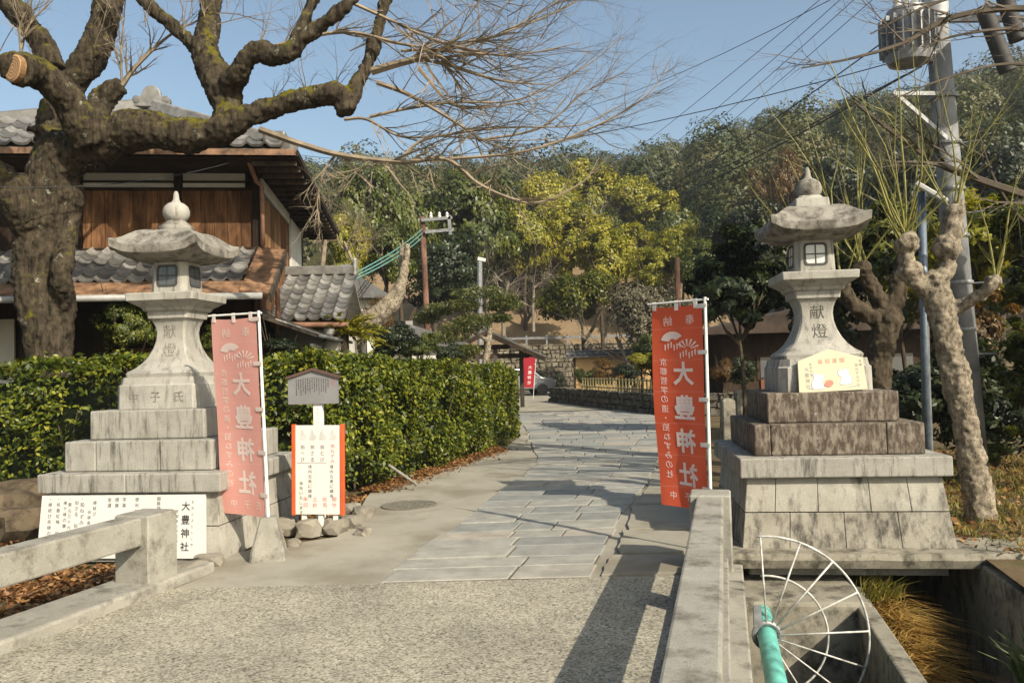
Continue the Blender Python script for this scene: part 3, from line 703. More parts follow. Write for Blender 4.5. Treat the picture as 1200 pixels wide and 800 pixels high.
# ------------------------------------------------------------------ notice panel on the left base
def facing(o, loc, rz): o.location = loc; o.rotation_euler = (0, 0, rz); return o
NP_ = empty('notice_board', (0, 0, 0)); fl = Matrix.Rotation(LROT, 3, 'Z') @ Vector((-0.06, -0.885, 0)); facing(NP_, (-3.326 + fl.x, 7.93 + fl.y, 0), LROT)
tl = 0.055 / 0.56
pfn = lambda d: (lambda x, z: (x, (z - 0.0) * tl - d, z))
mb = MB(); mb.add([pfn(0.0)(-0.795, 0.02), pfn(0.0)(0.795, 0.02), pfn(0.0)(0.775, 0.565), pfn(0.0)(-0.775, 0.565), pfn(0.018)(-0.795, 0.02), pfn(0.018)(0.795, 0.02), pfn(0.018)(0.775, 0.565), pfn(0.018)(-0.775, 0.565)], [(0, 1, 2, 3), (4, 5, 6, 7), (0, 1, 5, 4), (1, 2, 6, 5), (2, 3, 7, 6), (3, 0, 4, 7)]); mb.build('panel', M_WHITE, NP_)
it = column('大豊神社', 0.60, 0.465, 0.115, 0.085)
letters('title_lettering', it, M_INK, NP_, pfn(0.0195), bold=0.02)
it = column('おおとよじんじゃ', 0.665, 0.50, 0.052, 0.026) + column('京都市左京区鹿ヶ谷', 0.52, 0.42, 0.042, 0.032) + column('宮ノ前町一番地', 0.44, 0.40, 0.048, 0.036) + column('御祭神', 0.345, 0.53, 0.042, 0.04) + column('少彦名命　応神天皇', 0.37, 0.36, 0.038, 0.034) 
it += column('御利益', 0.14, 0.525, 0.05, 0.038) + column('学業', 0.02, 0.525, 0.05, 0.04) + column('健康', -0.05, 0.525, 0.05, 0.04) + column('金運', -0.12, 0.525, 0.05, 0.04) + column('縁結び', -0.26, 0.50, 0.048, 0.036) + column('治病長寿', -0.31, 0.42, 0.048, 0.034)
it += column('・狛ねずみ　狛', -0.38, 0.535, 0.052, 0.042) + column('狛さる　狛とび', -0.435, 0.50, 0.05, 0.038) + column('・東山三十六峰', -0.50, 0.535, 0.05, 0.038) + column('椿ヶ峰の麓', -0.545, 0.50, 0.05, 0.036) + column('・枝垂紅梅　枝垂桜', -0.61, 0.535, 0.05, 0.038) + column('・縁結び良縁の大椿', -0.69, 0.535, 0.05, 0.038)
letters('lettering', it, M_INK, NP_, pfn(0.0195))
tag(NP_, 'long white notice panel with black vertical Japanese writing against lantern base', 'notice panel')

# plaque leaning on the right lantern
EM = empty('votive_plaque'); fl = Matrix.Rotation(LROT, 3, 'Z') @ Vector((0.035, -0.475, 0)); facing(EM, (2.908 + fl.x, 7.668 + fl.y, 1.302), LROT + 0.06)
EM.rotation_euler = (R(-7), R(-2), LROT + 0.03)
poly = [(-0.30, 0), (0.30, 0), (0.285, 0.29), (0.0, 0.385), (-0.285, 0.29)]
mb = MB(); mb.prism(poly, 0, 0.022); mb.build('board', M_CREAM, EM, bevel=0.003)
ef = lambda x, z: (x, -0.0015, z); ef2 = lambda x, z: (x, -0.003, z); ef3 = lambda x, z: (x, -0.0045, z)
letters('heading', [(c_, -0.09 + 0.065 * i, 0.275, 0.045) for i, c_ in enumerate('福招運開')], plain('ink_pale_red', (0.55, 0.30, 0.20), 0.7), EM, ef)
letters('lettering', column('大豊神社', -0.215, 0.21, 0.052, 0.042) + column('狛ねずみの社', 0.225, 0.225, 0.036, 0.028) + column('京都', 0.262, 0.26, 0.034, 0.026) + column('哲学の道', -0.175, 0.255, 0.032, 0.024), M_INKG, EM, ef)
def blob(name, pts, mat, fn):
    """flat closed shape printed on a board"""
    c = catmull(list(pts) + [pts[0]], 5)[:-1]; mb = MB(); mb.add([fn(x, z) for x, z in c], [tuple(range(len(c)))]); return mb.build(name, mat, EM)
M_MOUSE = plain('printed_white', (0.80, 0.79, 0.75), 0.6, 0.03); M_LINE = plain('printed_grey', (0.40, 0.41, 0.40), 0.6, 0.05); M_BALL = plain('printed_pink', (0.62, 0.22, 0.16), 0.6, 0.05)
for sx, ox in ((1, -0.115), (-1, 0.105)):
    sh = [(-0.06, 0.03), (-0.065, 0.08), (-0.04, 0.125), (-0.045, 0.15), (-0.02, 0.165), (0.005, 0.15), (0.03, 0.16), (0.045, 0.135), (0.04, 0.105), (0.02, 0.09), (0.035, 0.05), (0.03, 0.028)]
    up = 0.03 if sx < 0 else 0
    big = [((x * 1.12) * sx + ox, (z - 0.09) * 1.1 + 0.09 + up) for x, z in sh]; blob('mouse_outline', big, M_LINE, ef)
    blob('mouse_drawing', [(x * sx + ox, z + up) for x, z in sh], M_MOUSE, ef2)
    blob('tail_drawing', [((-0.05) * sx + ox, 0.035), ((-0.10) * sx + ox, 0.04), ((-0.10) * sx + ox, 0.03), (0.02 * sx + ox, 0.022)], M_LINE, ef)
blob('ball_drawing', [(-0.075, 0.055), (-0.045, 0.10), (0.0, 0.095), (0.005, 0.065), (-0.03, 0.04)], M_BALL, ef3)
tag(EM, 'cream wooden plaque with two white mice leaning on lantern stem', 'plaque')

# ------------------------------------------------------------------ banners
def banner(name, pole_base, pole_top, fdir, w, h, z_top, cm, pm, label, seed, far=False, wave=0.02):
    """pole, top bar, cloth hung from it; its writing is seen from behind"""
    t = empty(name, pole_base)
    pb = Vector(pole_base); pt_ = Vector(pole_top); ax = (pt_ - pb).normalized(); fd = Vector(fdir).normalized(); side = Vector((-fd.y, fd.x, 0))
    if side.y > 0: side = -side                                     # towards the viewer
    t0 = pb.lerp(pt_, (z_top - pb.z) / (pt_.z - pb.z)) - pb
    rs = random.Random(seed); ph = [rs.uniform(0, 6.28) for _ in range(4)]
    def F(u, v, d=0.0):
        """u metres from the pole, v metres below the top"""
        k = min(1, v / h); amp = wave * (0.25 + 0.75 * k)
        a = amp * (math.sin(u * 9 + ph[0] + v * 1.1) + 0.5 * math.sin(v * 4.2 + ph[1] + u * 3)) * (0.3 + u / w) 
        lean = 0.075 * k * k * (u / w) if not far else 0
        p = t0 + fd * (u + 0.028 - lean) - ax * v * (1 - 0.02 * u / w) + side * (a + d)
        p.z -= 0.012 * math.sin(PI * min(1, u / w)) * (1 - k)
        return p
    MB().tube([Vector((0, 0, 0)), pt_ - pb], [0.016, 0.013] if not far else 0.013, 10).build('pole', M_WPAINT, t, smooth=True, angle=50)
    ct = t0 + ax * 0.03
    MB().tube([ct - fd * 0.03, ct + fd * (w + 0.06)], 0.009, 8).build('crossbar', M_WPAINT, t, angle=50)
    NU, NV = (14, 40) if not far else (4, 10)
    V = [F(w * i / NU, h * j / NV) for j in range(NV + 1) for i in range(NU + 1)]
    mb = MB(); mb.add(V, [(j * (NU + 1) + i, j * (NU + 1) + i + 1, (j + 1) * (NU + 1) + i + 1, (j + 1) * (NU + 1) + i) for j in range(NV) for i in range(NU)])
    c = mb.build('cloth', cm, t, smooth=True)
    # loops that hold it
    for v_ in [0.02, 0.42, 0.83, 1.22, 1.6][: 5 if not far else 2]:
        v_ = v_ * h / 1.8; a = F(0.05, v_); b = t0 - ax * v_
        lp = MB(); lp.bar(a + side * 0.004, b - fd * 0.022 + side * 0.018, 0.006, 0.035); lp.build('loop', pm, t)
    if not far:
        for u in (0.06, w / 2, w - 0.03):
            a = F(u, 0.03); b = Vector((a.x, a.y, ct.z)); lp = MB(); lp.bar(a + side * 0.004, b + Vector((0, 0, 0.014)) + side * 0.004, 0.034, 0.007, up=tuple(side)); lp.build('loop', pm, t)
    S = h / 1.8; ww = w
    L2 = lambda d: (lambda x, z: F(x, -z, d))
    big = [(ch, ww * 0.40, -v_ * S, 0.235 * S) for ch, v_ in zip('大豊神社', (0.60, 0.90, 1.20, 1.50))]
    small = [(ch, ww * 0.79, -(0.50 + 0.0845 * i) * S, 0.074 * S) for i, ch in enumerate('京都哲学の道・狛ねずみの社')]
    foot = [('氏', ww * 0.17, -1.70 * S, 0.075 * S), ('子', ww * 0.45, -1.70 * S, 0.075 * S), ('中', ww * 0.74, -1.70 * S, 0.075 * S)]
    head = [('奉', ww * 0.24, -0.125 * S, 0.10 * S), ('納', ww * 0.68, -0.125 * S, 0.10 * S)]
    # u runs from the pole (right) to the left: glyph x mirrored twice, so the writing reads reversed as from behind
    for d in ((0.004, -0.004) if not far else (0.006,)):
        
        for it_ in big: letters('large_character', [it_], pm, c, L2(d), flip=False, cut=0.05, bold=0.028)
        if not far:
            ff = (1, 1.0); letters('small_lettering', small + foot + head, pm, c, L2(d), flip=False, cut=0.06)
            for k, (u0, v0, ang, st_) in enumerate(((ww * 0.60, 0.305, -12, 0), (ww * 0.30, 0.375, 10, 1))):
                fm = MB()
                for q in range(11):
                    if st_ and q % 2: continue
                    a0, a1 = R(20 + q * 12.7 + ang), R(20 + (q + (0.96 if not st_ else 0.8)) * 12.7 + ang)
                    r0, r1 = 0.035, 0.115
                    fm.add([F(u0 + math.cos(a) * r_, v0 - math.sin(a) * r_ * 0.8, d) for a, r_ in ((a0, r0), (a1, r0), (a1, r1), (a0, r1))], [(0, 1, 2, 3)])
                for q in range(6):
                    du = (q - 2.5) * 0.03; fm.add([F(u0 + du + x, v0 + y + 0.012 * (q % 3), d) for x, y in ((-0.007, 0.0), (0.007, 0.0), (0.005, 0.05), (-0.005, 0.05))], [(0, 1, 2, 3)])
                fm.build('fan_emblem', pm, c)
    return tag(t, label, 'banner', 'shrine banners on white poles')
p0 = U(832, 578, Y=6.62); p1 = U(826, 348, Y=6.62); p0.z = 0.05
B1 = banner('nobori_banner', (1.60, 6.62, 0.0), p1, (-0.72, 0.69, 0), 0.505, 1.74, p1.z - 0.05, M_FLAG, M_PRINT, 'red banner with white Japanese writing behind the concrete rail post', 3, wave=0.028)
p1 = U(303, 364, Y=6.96)
B2 = banner('nobori_banner', (-2.165, 6.98, 0.3), p1, (-0.93, 0.37, 0), 0.50, 1.76, p1.z - 0.05, M_FLAGP, M_PRINTF, 'faded pink banner with white Japanese writing beside the left lantern base', 8, wave=0.022)
bw = MB(); bw.sq([(0, 0.15, 0.02), (0.06, 0.145, 0.02), (0.36, 0.065, 0.012)]); o = bw.build('banner_weight', M_RAIL, None); o.location = (-2.165, 6.98, 0.0); o.rotation_euler = (0, 0, 0.2); tag(o, 'tapered concrete block holding the pole of the pink banner', 'banner weight')

# ------------------------------------------------------------------ the two signs
def posts(t, xs, z0, z1, mat, w=0.05):
    for x in xs:
        mb = MB(); mb.box((x, 0, (z0 + z1) / 2), (w, w, z1 - z0)); mb.build('leg', mat, t, bevel=0.004)
sp_ = U(374, 605, Y=8.0)
SG = empty('shrine_signboard', (sp_.x, 8.0, 0.0), -0.10)
SG.rotation_euler = (0, R(1.0), -0.08)
posts(SG, (-0.15, 0.02, 0.17), -0.02, 0.30, M_WPAINT)
mb = MB(); mb.box((0, -0.03, 0.635), (0.455, 0.03, 0.88)); mb.build('panel', M_WHITE, SG)
for sx in (-1, 1): mb = MB(); mb.box((sx * 0.247, -0.03, 0.635), (0.037, 0.05, 0.90)); mb.build('side_strip', M_RED, SG, bevel=0.004)
sf = lambda x, z: (x, -0.0465, z)
letters('red_lettering', column('狛ねずみ', 0.15, 0.87, 0.05, 0.042) + column('御守', 0.165, 0.345, 0.06, 0.05) + column('絵馬', 0.07, 0.345, 0.06, 0.05) + column('土鈴', -0.03, 0.345, 0.06, 0.05) + column('朱印', -0.125, 0.345, 0.06, 0.05), M_INKR, SG, sf)
letters('lettering', column('狛とび', 0.045, 0.86, 0.062, 0.044) + column('狛さる', -0.055, 0.86, 0.062, 0.044) + column('狛へび', -0.155, 0.86, 0.062, 0.044) + column('境内左奥に鎮座', 0.14, 0.665, 0.048, 0.04) + column('境内右奥に鎮座', -0.08, 0.665, 0.048, 0.04) + column('頒布いたします', -0.17, 0.50, 0.048, 0.038), M_INK, SG, sf)
mb = MB(); mb.box((-0.06, -0.046, 0.705), (0.30, 0.003, 0.006)); mb.build('rule', M_INKG, SG)
for k, xx in enumerate((-0.155, -0.055, 0.045, 0.15)):
    c_ = catmull([(xx - 0.03, 0.93), (xx - 0.02, 1.0), (xx + 0.0, 1.035), (xx + 0.02, 0.985), (xx + 0.04, 0.97), (xx + 0.03, 0.93), (xx - 0.03, 0.93)], 4)[:-1]
    mb = MB(); mb.add([sf(x, z) for x, z in c_], [tuple(range(len(c_)))]); mb.build('animal_drawing', plain('pale_drawing%d' % k, (0.52, 0.52, 0.50), 0.7), SG)
tag(SG, 'white signboard with red side strips standing on rocks before the hedge', 'sign')
sp_ = U(371, 560, Y=8.35)
GS = empty('notice_sign', (sp_.x, 8.35, 0.0), -0.06)
mb = MB(); mb.box((0.035, 0.0, 0.68), (0.095, 0.07, 1.40)); mb.build('post', M_WPAINT, GS, bevel=0.004)
poly = [(-0.265, 1.275), (0.265, 1.275), (0.265, 1.545), (0.0, 1.625), (-0.265, 1.545)]
mb = MB(); mb.prism(poly, -0.06, -0.037); mb.build('board', M_BOARD, GS)
mb = MB(); mb.prism([(-0.285, 1.535), (-0.285, 1.56), (0, 1.648), (0.285, 1.56), (0.285, 1.535), (0, 1.622)], -0.085, -0.02); mb.build('top_trim', M_BOARDR, GS)
mk = MB(); rs = random.Random(2)
for k in range(15):
    x = 0.16 - k * 0.024; z = 1.545 - abs(x) * 0.1; zend = rs.uniform(1.36, 1.44)
    while z > zend:
        hh = rs.uniform(0.008, 0.013); mk.box((x + rs.uniform(-0.001, 0.001), -0.0605, z), (rs.uniform(0.006, 0.011), 0.002, hh)); z -= hh + 0.005
mk.build('fine_print', M_INK, GS)
letters('title', column('大豊神社', 0.212, 1.53, 0.026, 0.022), M_INKR, GS, lambda x, z: (x, -0.0615, z))
letters('post_lettering', column('狛ねずみの社', 0.035, 1.22, 0.034, 0.026), M_INKG, GS, lambda x, z: (x, -0.0365, z))
tag(GS, 'grey peaked notice board with fine dark print on a white post', 'sign')

# rocks
M_BOULD = stone('mossy_boulder', (0.15, 0.115, 0.075), (0.04, 0.03, 0.02), stain=0.8, stain_lo=0.45, streak=(3, 3, 3), bstr=1.0, lichen=(0.10, 0.09, 0.02))
def rock_mesh(seed, s, mat=None):
    bm = bmesh.new(); bmesh.ops.create_icosphere(bm, subdivisions=2, radius=1.0)
    for v in bm.verts:
        n = v.co.normalized(); k = 1 + 0.42 * mnoise.noise(n * 1.3 + Vector((seed * 7.1, 0, 0))) + 0.26 * mnoise.noise(n * 2.9 + Vector((0, seed * 3.3, 0))) + 0.06 * mnoise.noise(n * 9 + Vector((seed, 0, 0)))
        v.co = Vector((n.x * s[0], n.y * s[1], n.z * s[2])) * k
        v.co.x = max(-s[0] * 0.88, min(s[0] * 0.88, v.co.x)); v.co.z = max(-s[2] * 0.7, min(s[2] * 0.72, v.co.z))
    me = bpy.data.meshes.new('rock'); bm.to_mesh(me); bm.free(); me.materials.append(mat or M_ROCK)
    me.polygons.foreach_set('use_smooth', [True] * len(me.polygons)); me.set_sharp_from_angle(angle=R(20)); return me
rocks = [(335, 618, .17, .12, .13), (362, 620, .15, .12, .13), (392, 617, .17, .13, .13), (415, 612, .12, .11, .11), (425, 600, .13, .12, .1), (410, 596, .14, .12, .1), (318, 622, .12, .1, .08), (345, 632, .10, .07, .05), (425, 620, .10, .08, .06), (245, 655, .14, .09, .08), (222, 668, .18, .1, .10), (203, 672, .12, .1, .07)]
for i, (px, py, a, b, c_) in enumerate(rocks):
    p = U(px, py, Z=0.05); o = addobj('rock', rock_mesh(i, (a, b, c_))); o.location = (p.x, p.y, c_ * 0.45); o.rotation_euler = (0, 0, i * 0.7 if i > 3 else 0.05 * i)
    lab = ['broad grey rock under the signboard next to the banner weight', 'squarish grey rock under the middle leg of the red edged signboard', 'broad pale rock under the leg of the signboard away from banner weight', 'rounded rock at the outer corner of the signboard bed', 'small grey rock at the back of the signboard bed', 'flat rock behind the legs of the signboard', 'small flat rock between banner weight and signboard', 'pebble sized rock in front of the signboard bed', 'thin rock lying on the concrete at the signboard bed corner'][i] if i < 9 else ['rough rock wedged against the corner of the notice board', 'broad flat rock below the notice board behind the rail post', 'small rough rock beside the rail post under notice board'][i - 9]
    tag(o, lab, 'rock', 'rocks below the signboard' if i < 9 else 'rocks below the notice board')
for i, (px, py, Y, a, b, c_) in enumerate([(8, 585, 8.9, .45, .35, .35), (30, 600, 8.3, .35, .3, .26), (25, 555, 9.3, .4, .3, .4)]):
    p = U(px, py, Y=Y); o = addobj('boulder', rock_mesh(40 + i, (a, b, c_), M_BOULD)); o.location = (p.x, p.y, c_ * 0.4); tag(o, ('large brown boulder under the dark hedge', 'lower brown boulder nearest the notice board', 'upper brown boulder tucked into the dark hedge')[i], 'boulder', 'boulders below the hedge')

# ------------------------------------------------------------------ foliage helpers
def unit(a): return a / np.maximum(np.linalg.norm(a, axis=1, keepdims=True), 1e-9)
def leaf_geo(C, N, L, Wd, r):
    """one rhombic leaf per centre C, facing N"""
    t = unit(np.cross(N, r.normal(size=C.shape))); b = np.cross(N, t); L = L[:, None]; Wd = Wd[:, None]
    bend = N * (L * 0.12)
    V = np.stack([C - t * L / 2 - bend, C + b * Wd / 2, C + t * L / 2 - bend, C - b * Wd / 2], axis=1).reshape(-1, 3)
    F = np.arange(len(C) * 4).reshape(-1, 4); return V, F

def cloud(r, centers, radii, per, L, outward=0.7, squash=0.75, centre=None):
    """leaves spread over lumpy clumps; returns centres, normals, lengths, tint per leaf"""
    k = len(centers); idx = np.repeat(np.arange(k), per); n = len(idx)
    d = unit(r.normal(size=(n, 3))); rad = radii[idx] * (0.55 + 0.5 * r.random(n))
    P = centers[idx] + d * rad[:, None] * np.array([1, 1, squash])
    N = unit(d * outward + r.normal(size=(n, 3)) * 0.5 + np.array([0, 0, 0.35]))
    if centre is not None: N = unit(unit(P - centre) * 0.75 + d * 0.35 + r.normal(size=(n, 3)) * 0.33)
    ct = r.random(k)[idx]; T = np.clip(0.55 * ct + 0.45 * r.random(n), 0, 1)
    return P, N, L * (0.7 + 0.6 * r.random(n)), T

def crown_mesh(name, seed, rx, rz, nclump, per, L, mat, asp=0.5, lobes=6, base=0.15, clump=0.26):
    """crown of clumps: several big lobes, each carrying clumps, gaps between"""
    r = np.random.default_rng(seed)
    lob = unit(r.normal(size=(lobes, 3))) * np.array([rx * 0.55, rx * 0.55, rz * 0.5]) + np.array([0, 0, rz])
    lr = r.uniform(0.42, 0.68, lobes)
    li = r.integers(0, lobes, nclump); d = unit(r.normal(size=(nclump, 3))); d[:, 2] = np.where(d[:, 2] < -0.5, -d[:, 2], d[:, 2])
    C = lob[li] + d * (lr[li] * (0.55 + 0.5 * r.random(nclump)))[:, None] * np.array([rx, rx, rz * 0.9])
    C[:, 2] = np.maximum(C[:, 2], base * rz)
    P, N, LL_, T = cloud(r, C, rx * clump * r.uniform(0.6, 1.25, nclump), per, L, centre=np.array([0, 0, rz * 0.8]))
    V, F = leaf_geo(P, N, LL_, LL_ * asp, r)
    return mesh_np(name, V, F, mat, tint=T)

M_LEAF_Y = leafmat('leaf_yellow_green', [(0.15, (0.075, 0.09, 0.010)), (0.45, (0.21, 0.21, 0.02)), (0.85, (0.38, 0.33, 0.035))], trans=0.35, scale=0.25)
M_LEAF_G = leafmat('leaf_green', [(0.15, (0.018, 0.030, 0.006)), (0.5, (0.062, 0.082, 0.012)), (0.85, (0.15, 0.155, 0.022))], trans=0.25, scale=0.25)
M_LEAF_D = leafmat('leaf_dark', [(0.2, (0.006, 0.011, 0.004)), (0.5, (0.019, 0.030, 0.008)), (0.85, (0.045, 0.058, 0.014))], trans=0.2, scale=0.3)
M_LEAF_B = leafmat('leaf_bronze', [(0.2, (0.03, 0.018, 0.006)), (0.5, (0.10, 0.055, 0.014)), (0.85, (0.20, 0.11, 0.03))], trans=0.25, scale=0.3)
M_LEAF_FAR = leafmat('forest_canopy', [(0.1, (0.022, 0.034, 0.016)), (0.35, (0.042, 0.055, 0.022)), (0.6, (0.072, 0.080, 0.028)), (0.8, (0.105, 0.095, 0.042)), (0.98, (0.14, 0.11, 0.07))], trans=0.15, scale=0.06, spec=0.2)
M_HEDGE = leafmat('hedge_leaf', [(0.12, (0.012, 0.022, 0.003)), (0.4, (0.06, 0.085, 0.008)), (0.65, (0.15, 0.17, 0.014)), (0.95, (0.28, 0.26, 0.035))], trans=0.25, scale=1.4, rough=0.42, spec=0.3)
M_PINE = leafmat('pine_needle', [(0.2, (0.025, 0.035, 0.008)), (0.5, (0.07, 0.085, 0.018)), (0.9, (0.14, 0.14, 0.03))], trans=0.2, scale=0.8)
M_DRY = leafmat('dry_leaf', [(0.1, (0.06, 0.025, 0.010)), (0.5, (0.17, 0.08, 0.03)), (0.9, (0.32, 0.19, 0.08))], trans=0.1, scale=2.0, spec=0.2)
M_GRASSD = leafmat('dry_grass', [(0.1, (0.12, 0.06, 0.015)), (0.5, (0.33, 0.19, 0.05)), (0.9, (0.40, 0.31, 0.10))], trans=0.2, scale=2.0, spec=0.2)
M_GRASSG = leafmat('grass_blade', [(0.1, (0.05, 0.06, 0.010)), (0.5, (0.14, 0.13, 0.02)), (0.9, (0.27, 0.20, 0.05))], trans=0.2, scale=2.0, spec=0.2)
M_BARK = bark('bark_mossy', (0.008, 0.0065, 0.005), (0.10, 0.08, 0.054), moss=(0.11, 0.10, 0.010), moss_lo=0.585, lichen=(0.33, 0.35, 0.28), scale=14, bstr=1.0, stretch=(1, 1, 0.28))
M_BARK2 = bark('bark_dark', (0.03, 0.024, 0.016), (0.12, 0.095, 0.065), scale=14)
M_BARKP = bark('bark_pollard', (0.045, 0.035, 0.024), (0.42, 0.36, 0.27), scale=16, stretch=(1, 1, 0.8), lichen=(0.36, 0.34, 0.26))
M_TWIG = plain('twig_tan', (0.24, 0.19, 0.13), 0.8, 0.25, 4)
M_TWIGD = plain('twig_dark', (0.09, 0.07, 0.05), 0.85, 0.25, 4)
M_SHOOT = plain('young_shoot', (0.22, 0.205, 0.055), 0.55, 0.2, 5)
M_STEMB = plain('hedge_stem', (0.09, 0.07, 0.045), 0.9, 0.25, 8)

# ------------------------------------------------------------------ hedge
def hedge(name, label, line, depth, h0, h1, density, seed):
    """clipped hedge following a line of ground points; leaves over front, top and end"""
    r = np.random.default_rng(seed); t = empty(name, (*line[0], 0)); L0 = np.array([*line[0], 0.0])
    P = np.array(line, float); seg = np.diff(P, axis=0); sl = np.hypot(seg[:, 0], seg[:, 1]); cum = np.concatenate([[0], np.cumsum(sl)]); tot = cum[-1]
    def at(s, off):
        k = np.clip(np.searchsorted(cum, s, side='right') - 1, 0, len(sl) - 1); f = (s - cum[k]) / sl[k]
        d = seg[k] / sl[k][:, None]; nrm = np.stack([-d[:, 1], d[:, 0]], 1)      # points away from the path
        return P[k] + seg[k] * f[:, None] + nrm * off[:, None], nrm, d
    def ht(s): return h0 + (h1 - h0) * s / tot + 0.035 * np.sin(s * 2.3) + 0.03 * np.sin(s * 5.1 + 1)
    parts = []
    n = int(tot * (h0 + 0.1) * density)
    s = r.random(n) * tot; z = 0.04 + r.random(n) ** 0.92 * ht(s); lump = np.array([mnoise.noise(Vector((a * 1.7, b * 1.7, 0.3))) + 0.6 * mnoise.noise(Vector((a * 5, b * 5, 4))) for a, b in zip(s, z)])
    off = -0.02 - 0.15 * lump + 0.20 * r.random(n) ** 1.3 + 0.12 * (1 - np.minimum(z / 0.35, 1)) + np.where(z > ht(s) - 0.12, (z - ht(s) + 0.12) * 0.7, 0)
    xy, nrm, d = at(s, off); N = np.concatenate([-nrm * 0.9, np.full((n, 1), 0.55)], 1)
    keep = r.random(n) < np.clip(z / 0.3, 0.45, 1) * np.clip(0.75 + lump * 1.8, 0.18, 1); parts.append((np.column_stack([xy, z])[keep], N[keep]))
    n = int(tot * depth * density * 0.8); s = r.random(n) * tot; off = r.random(n) * depth
    xy, nrm, d = at(s, off); lump = np.array([mnoise.noise(Vector((a * 2, b * 2, 9))) for a, b in zip(s, off)]); z = ht(s) + 0.09 * lump - 0.13 * r.random(n) ** 1.5 + 0.09 * (r.random(n) > 0.93) * r.random(n)
    parts.append((np.column_stack([xy, z]), np.tile([0, 0, 1.0], (n, 1))))
    for s_end, sg in ((0.0, -1), (tot, 1)):
        n = int(depth * h0 * density); s = np.full(n, s_end) - sg * (0.14 * r.random(n)); z = 0.05 + r.random(n) * (ht(np.full(n, s_end))); off = r.random(n) * depth
        xy, nrm, d = at(np.clip(s, 0.001, tot - 0.001), off); parts.append((np.column_stack([xy, z]), np.column_stack([d * sg * 0.9, np.full(n, 0.4)])))
    C = np.concatenate([p[0] for p in parts]); N = unit(np.concatenate([p[1] for p in parts]) + r.normal(size=(len(C), 3)) * 0.55)
    Ln = r.uniform(0.035, 0.10, len(C)); V, F = leaf_geo(C - L0, N, Ln, Ln * 0.5, r)
    o = addobj('foliage', mesh_np('foliage', V, F, M_HEDGE, tint=r.random(len(C)) ** 1.4), t); o['kind'] = 'stuff'
    # woody inside
    mb = MB(); ss = np.arange(0.12, tot, 0.16)
    for s_ in ss:
        xy, _, d = at(np.array([s_]), np.array([depth * r.uniform(0.35, 0.65)])); b = np.array([xy[0, 0], xy[0, 1], 0]) - L0
        for q in range(3):
            tip = b + np.array([r.normal() * 0.22, r.normal() * 0.18, h0 * r.uniform(0.6, 0.92)]); md = (b + tip) / 2 + np.array([r.normal() * 0.06, r.normal() * 0.06, -0.1])
            mb.tube([b, md, tip], [0.016, 0.011, 0.005], 4, cap=False)
    mb.build('stems', M_STEMB, t)['kind'] = 'stuff'
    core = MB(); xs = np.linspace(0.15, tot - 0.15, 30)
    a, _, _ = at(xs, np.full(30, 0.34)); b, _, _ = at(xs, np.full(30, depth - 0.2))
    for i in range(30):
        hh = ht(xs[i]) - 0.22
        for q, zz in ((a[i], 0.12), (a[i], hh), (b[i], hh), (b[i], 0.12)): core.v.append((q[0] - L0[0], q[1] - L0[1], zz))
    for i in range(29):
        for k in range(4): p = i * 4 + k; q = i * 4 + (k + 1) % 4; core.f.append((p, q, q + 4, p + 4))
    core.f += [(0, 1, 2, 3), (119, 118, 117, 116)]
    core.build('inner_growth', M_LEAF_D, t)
    return tag(t, label, 'hedge', 'clipped hedges')
hedge('hedge', 'clipped green hedge along the paved path behind the two signs', [(-2.35, 9.95), (-1.85, 10.75), (-0.85, 13.6), (-0.22, 15.75), (0.12, 17.6)], 1.1, 1.80, 1.55, 1700, 1)
hedge('hedge', 'clipped dark hedge behind the lantern with pink banner', [(-8.6, 9.75), (-5.0, 9.75), (-2.45, 9.9)], 1.0, 1.86, 1.80, 1300, 2)

def scatter_leaves(name, label, pts, size, mat, seed, kind='stuff'):
    r = np.random.default_rng(seed); C = np.array(pts); n = len(C); N = unit(r.normal(size=(n, 3)) * 0.45 + np.array([0, 0, 1]))
    Ln = size * r.uniform(0.6, 1.3, n); V, F = leaf_geo(C, N, Ln, Ln * 0.6, r); o = addobj(name, mesh_np(name, V, F, mat, tint=r.random(n))); tag(o, label, 'leaves', kind=kind); return o
r = np.random.default_rng(3)
pts = []
for k in range(5200):
    s = r.random(); a = Vector((-1.95, 10.55, 0)).lerp(Vector((-0.3, 15.7, 0)), s); off = abs(r.normal()) * 0.17 - 0.12; pts.append((a.x + 0.95 * off + r.normal() * 0.03, a.y - 0.3 * off, 0.012 + r.random() * 0.045 * max(0, 1 - max(0, off) * 4)))
for k in range(1500): pts.append((r.uniform(-2.6, -1.9), r.uniform(8.6, 10.3), -0.02 + r.random() * 0.04))
scatter_leaves('fallen_leaves', 'brown fallen leaves gathered along the foot of the path hedge', pts, 0.055, M_DRY, 4)
pts = [(x, y, -0.055 + r.random() * 0.03) for x, y in zip(r.uniform(-7.5, -2.9, 9000), r.uniform(3.6, 6.6, 9000)) if x < -3.05 + (y - 6) * 0.28]
pts += [(r.uniform(-7.5, -4.25), r.uniform(6.6, 9.7), -0.03 + r.random() * 0.04) for k in range(4500)]
pts += [(r.uniform(-4.4, -2.75), r.uniform(6.0, 7.05), -0.04 + r.random() * 0.03) for k in range(1700)]
scatter_leaves('fallen_leaves', 'brown leaf litter on the bank below the lichened guard rail', pts, 0.06, M_DRY, 5)

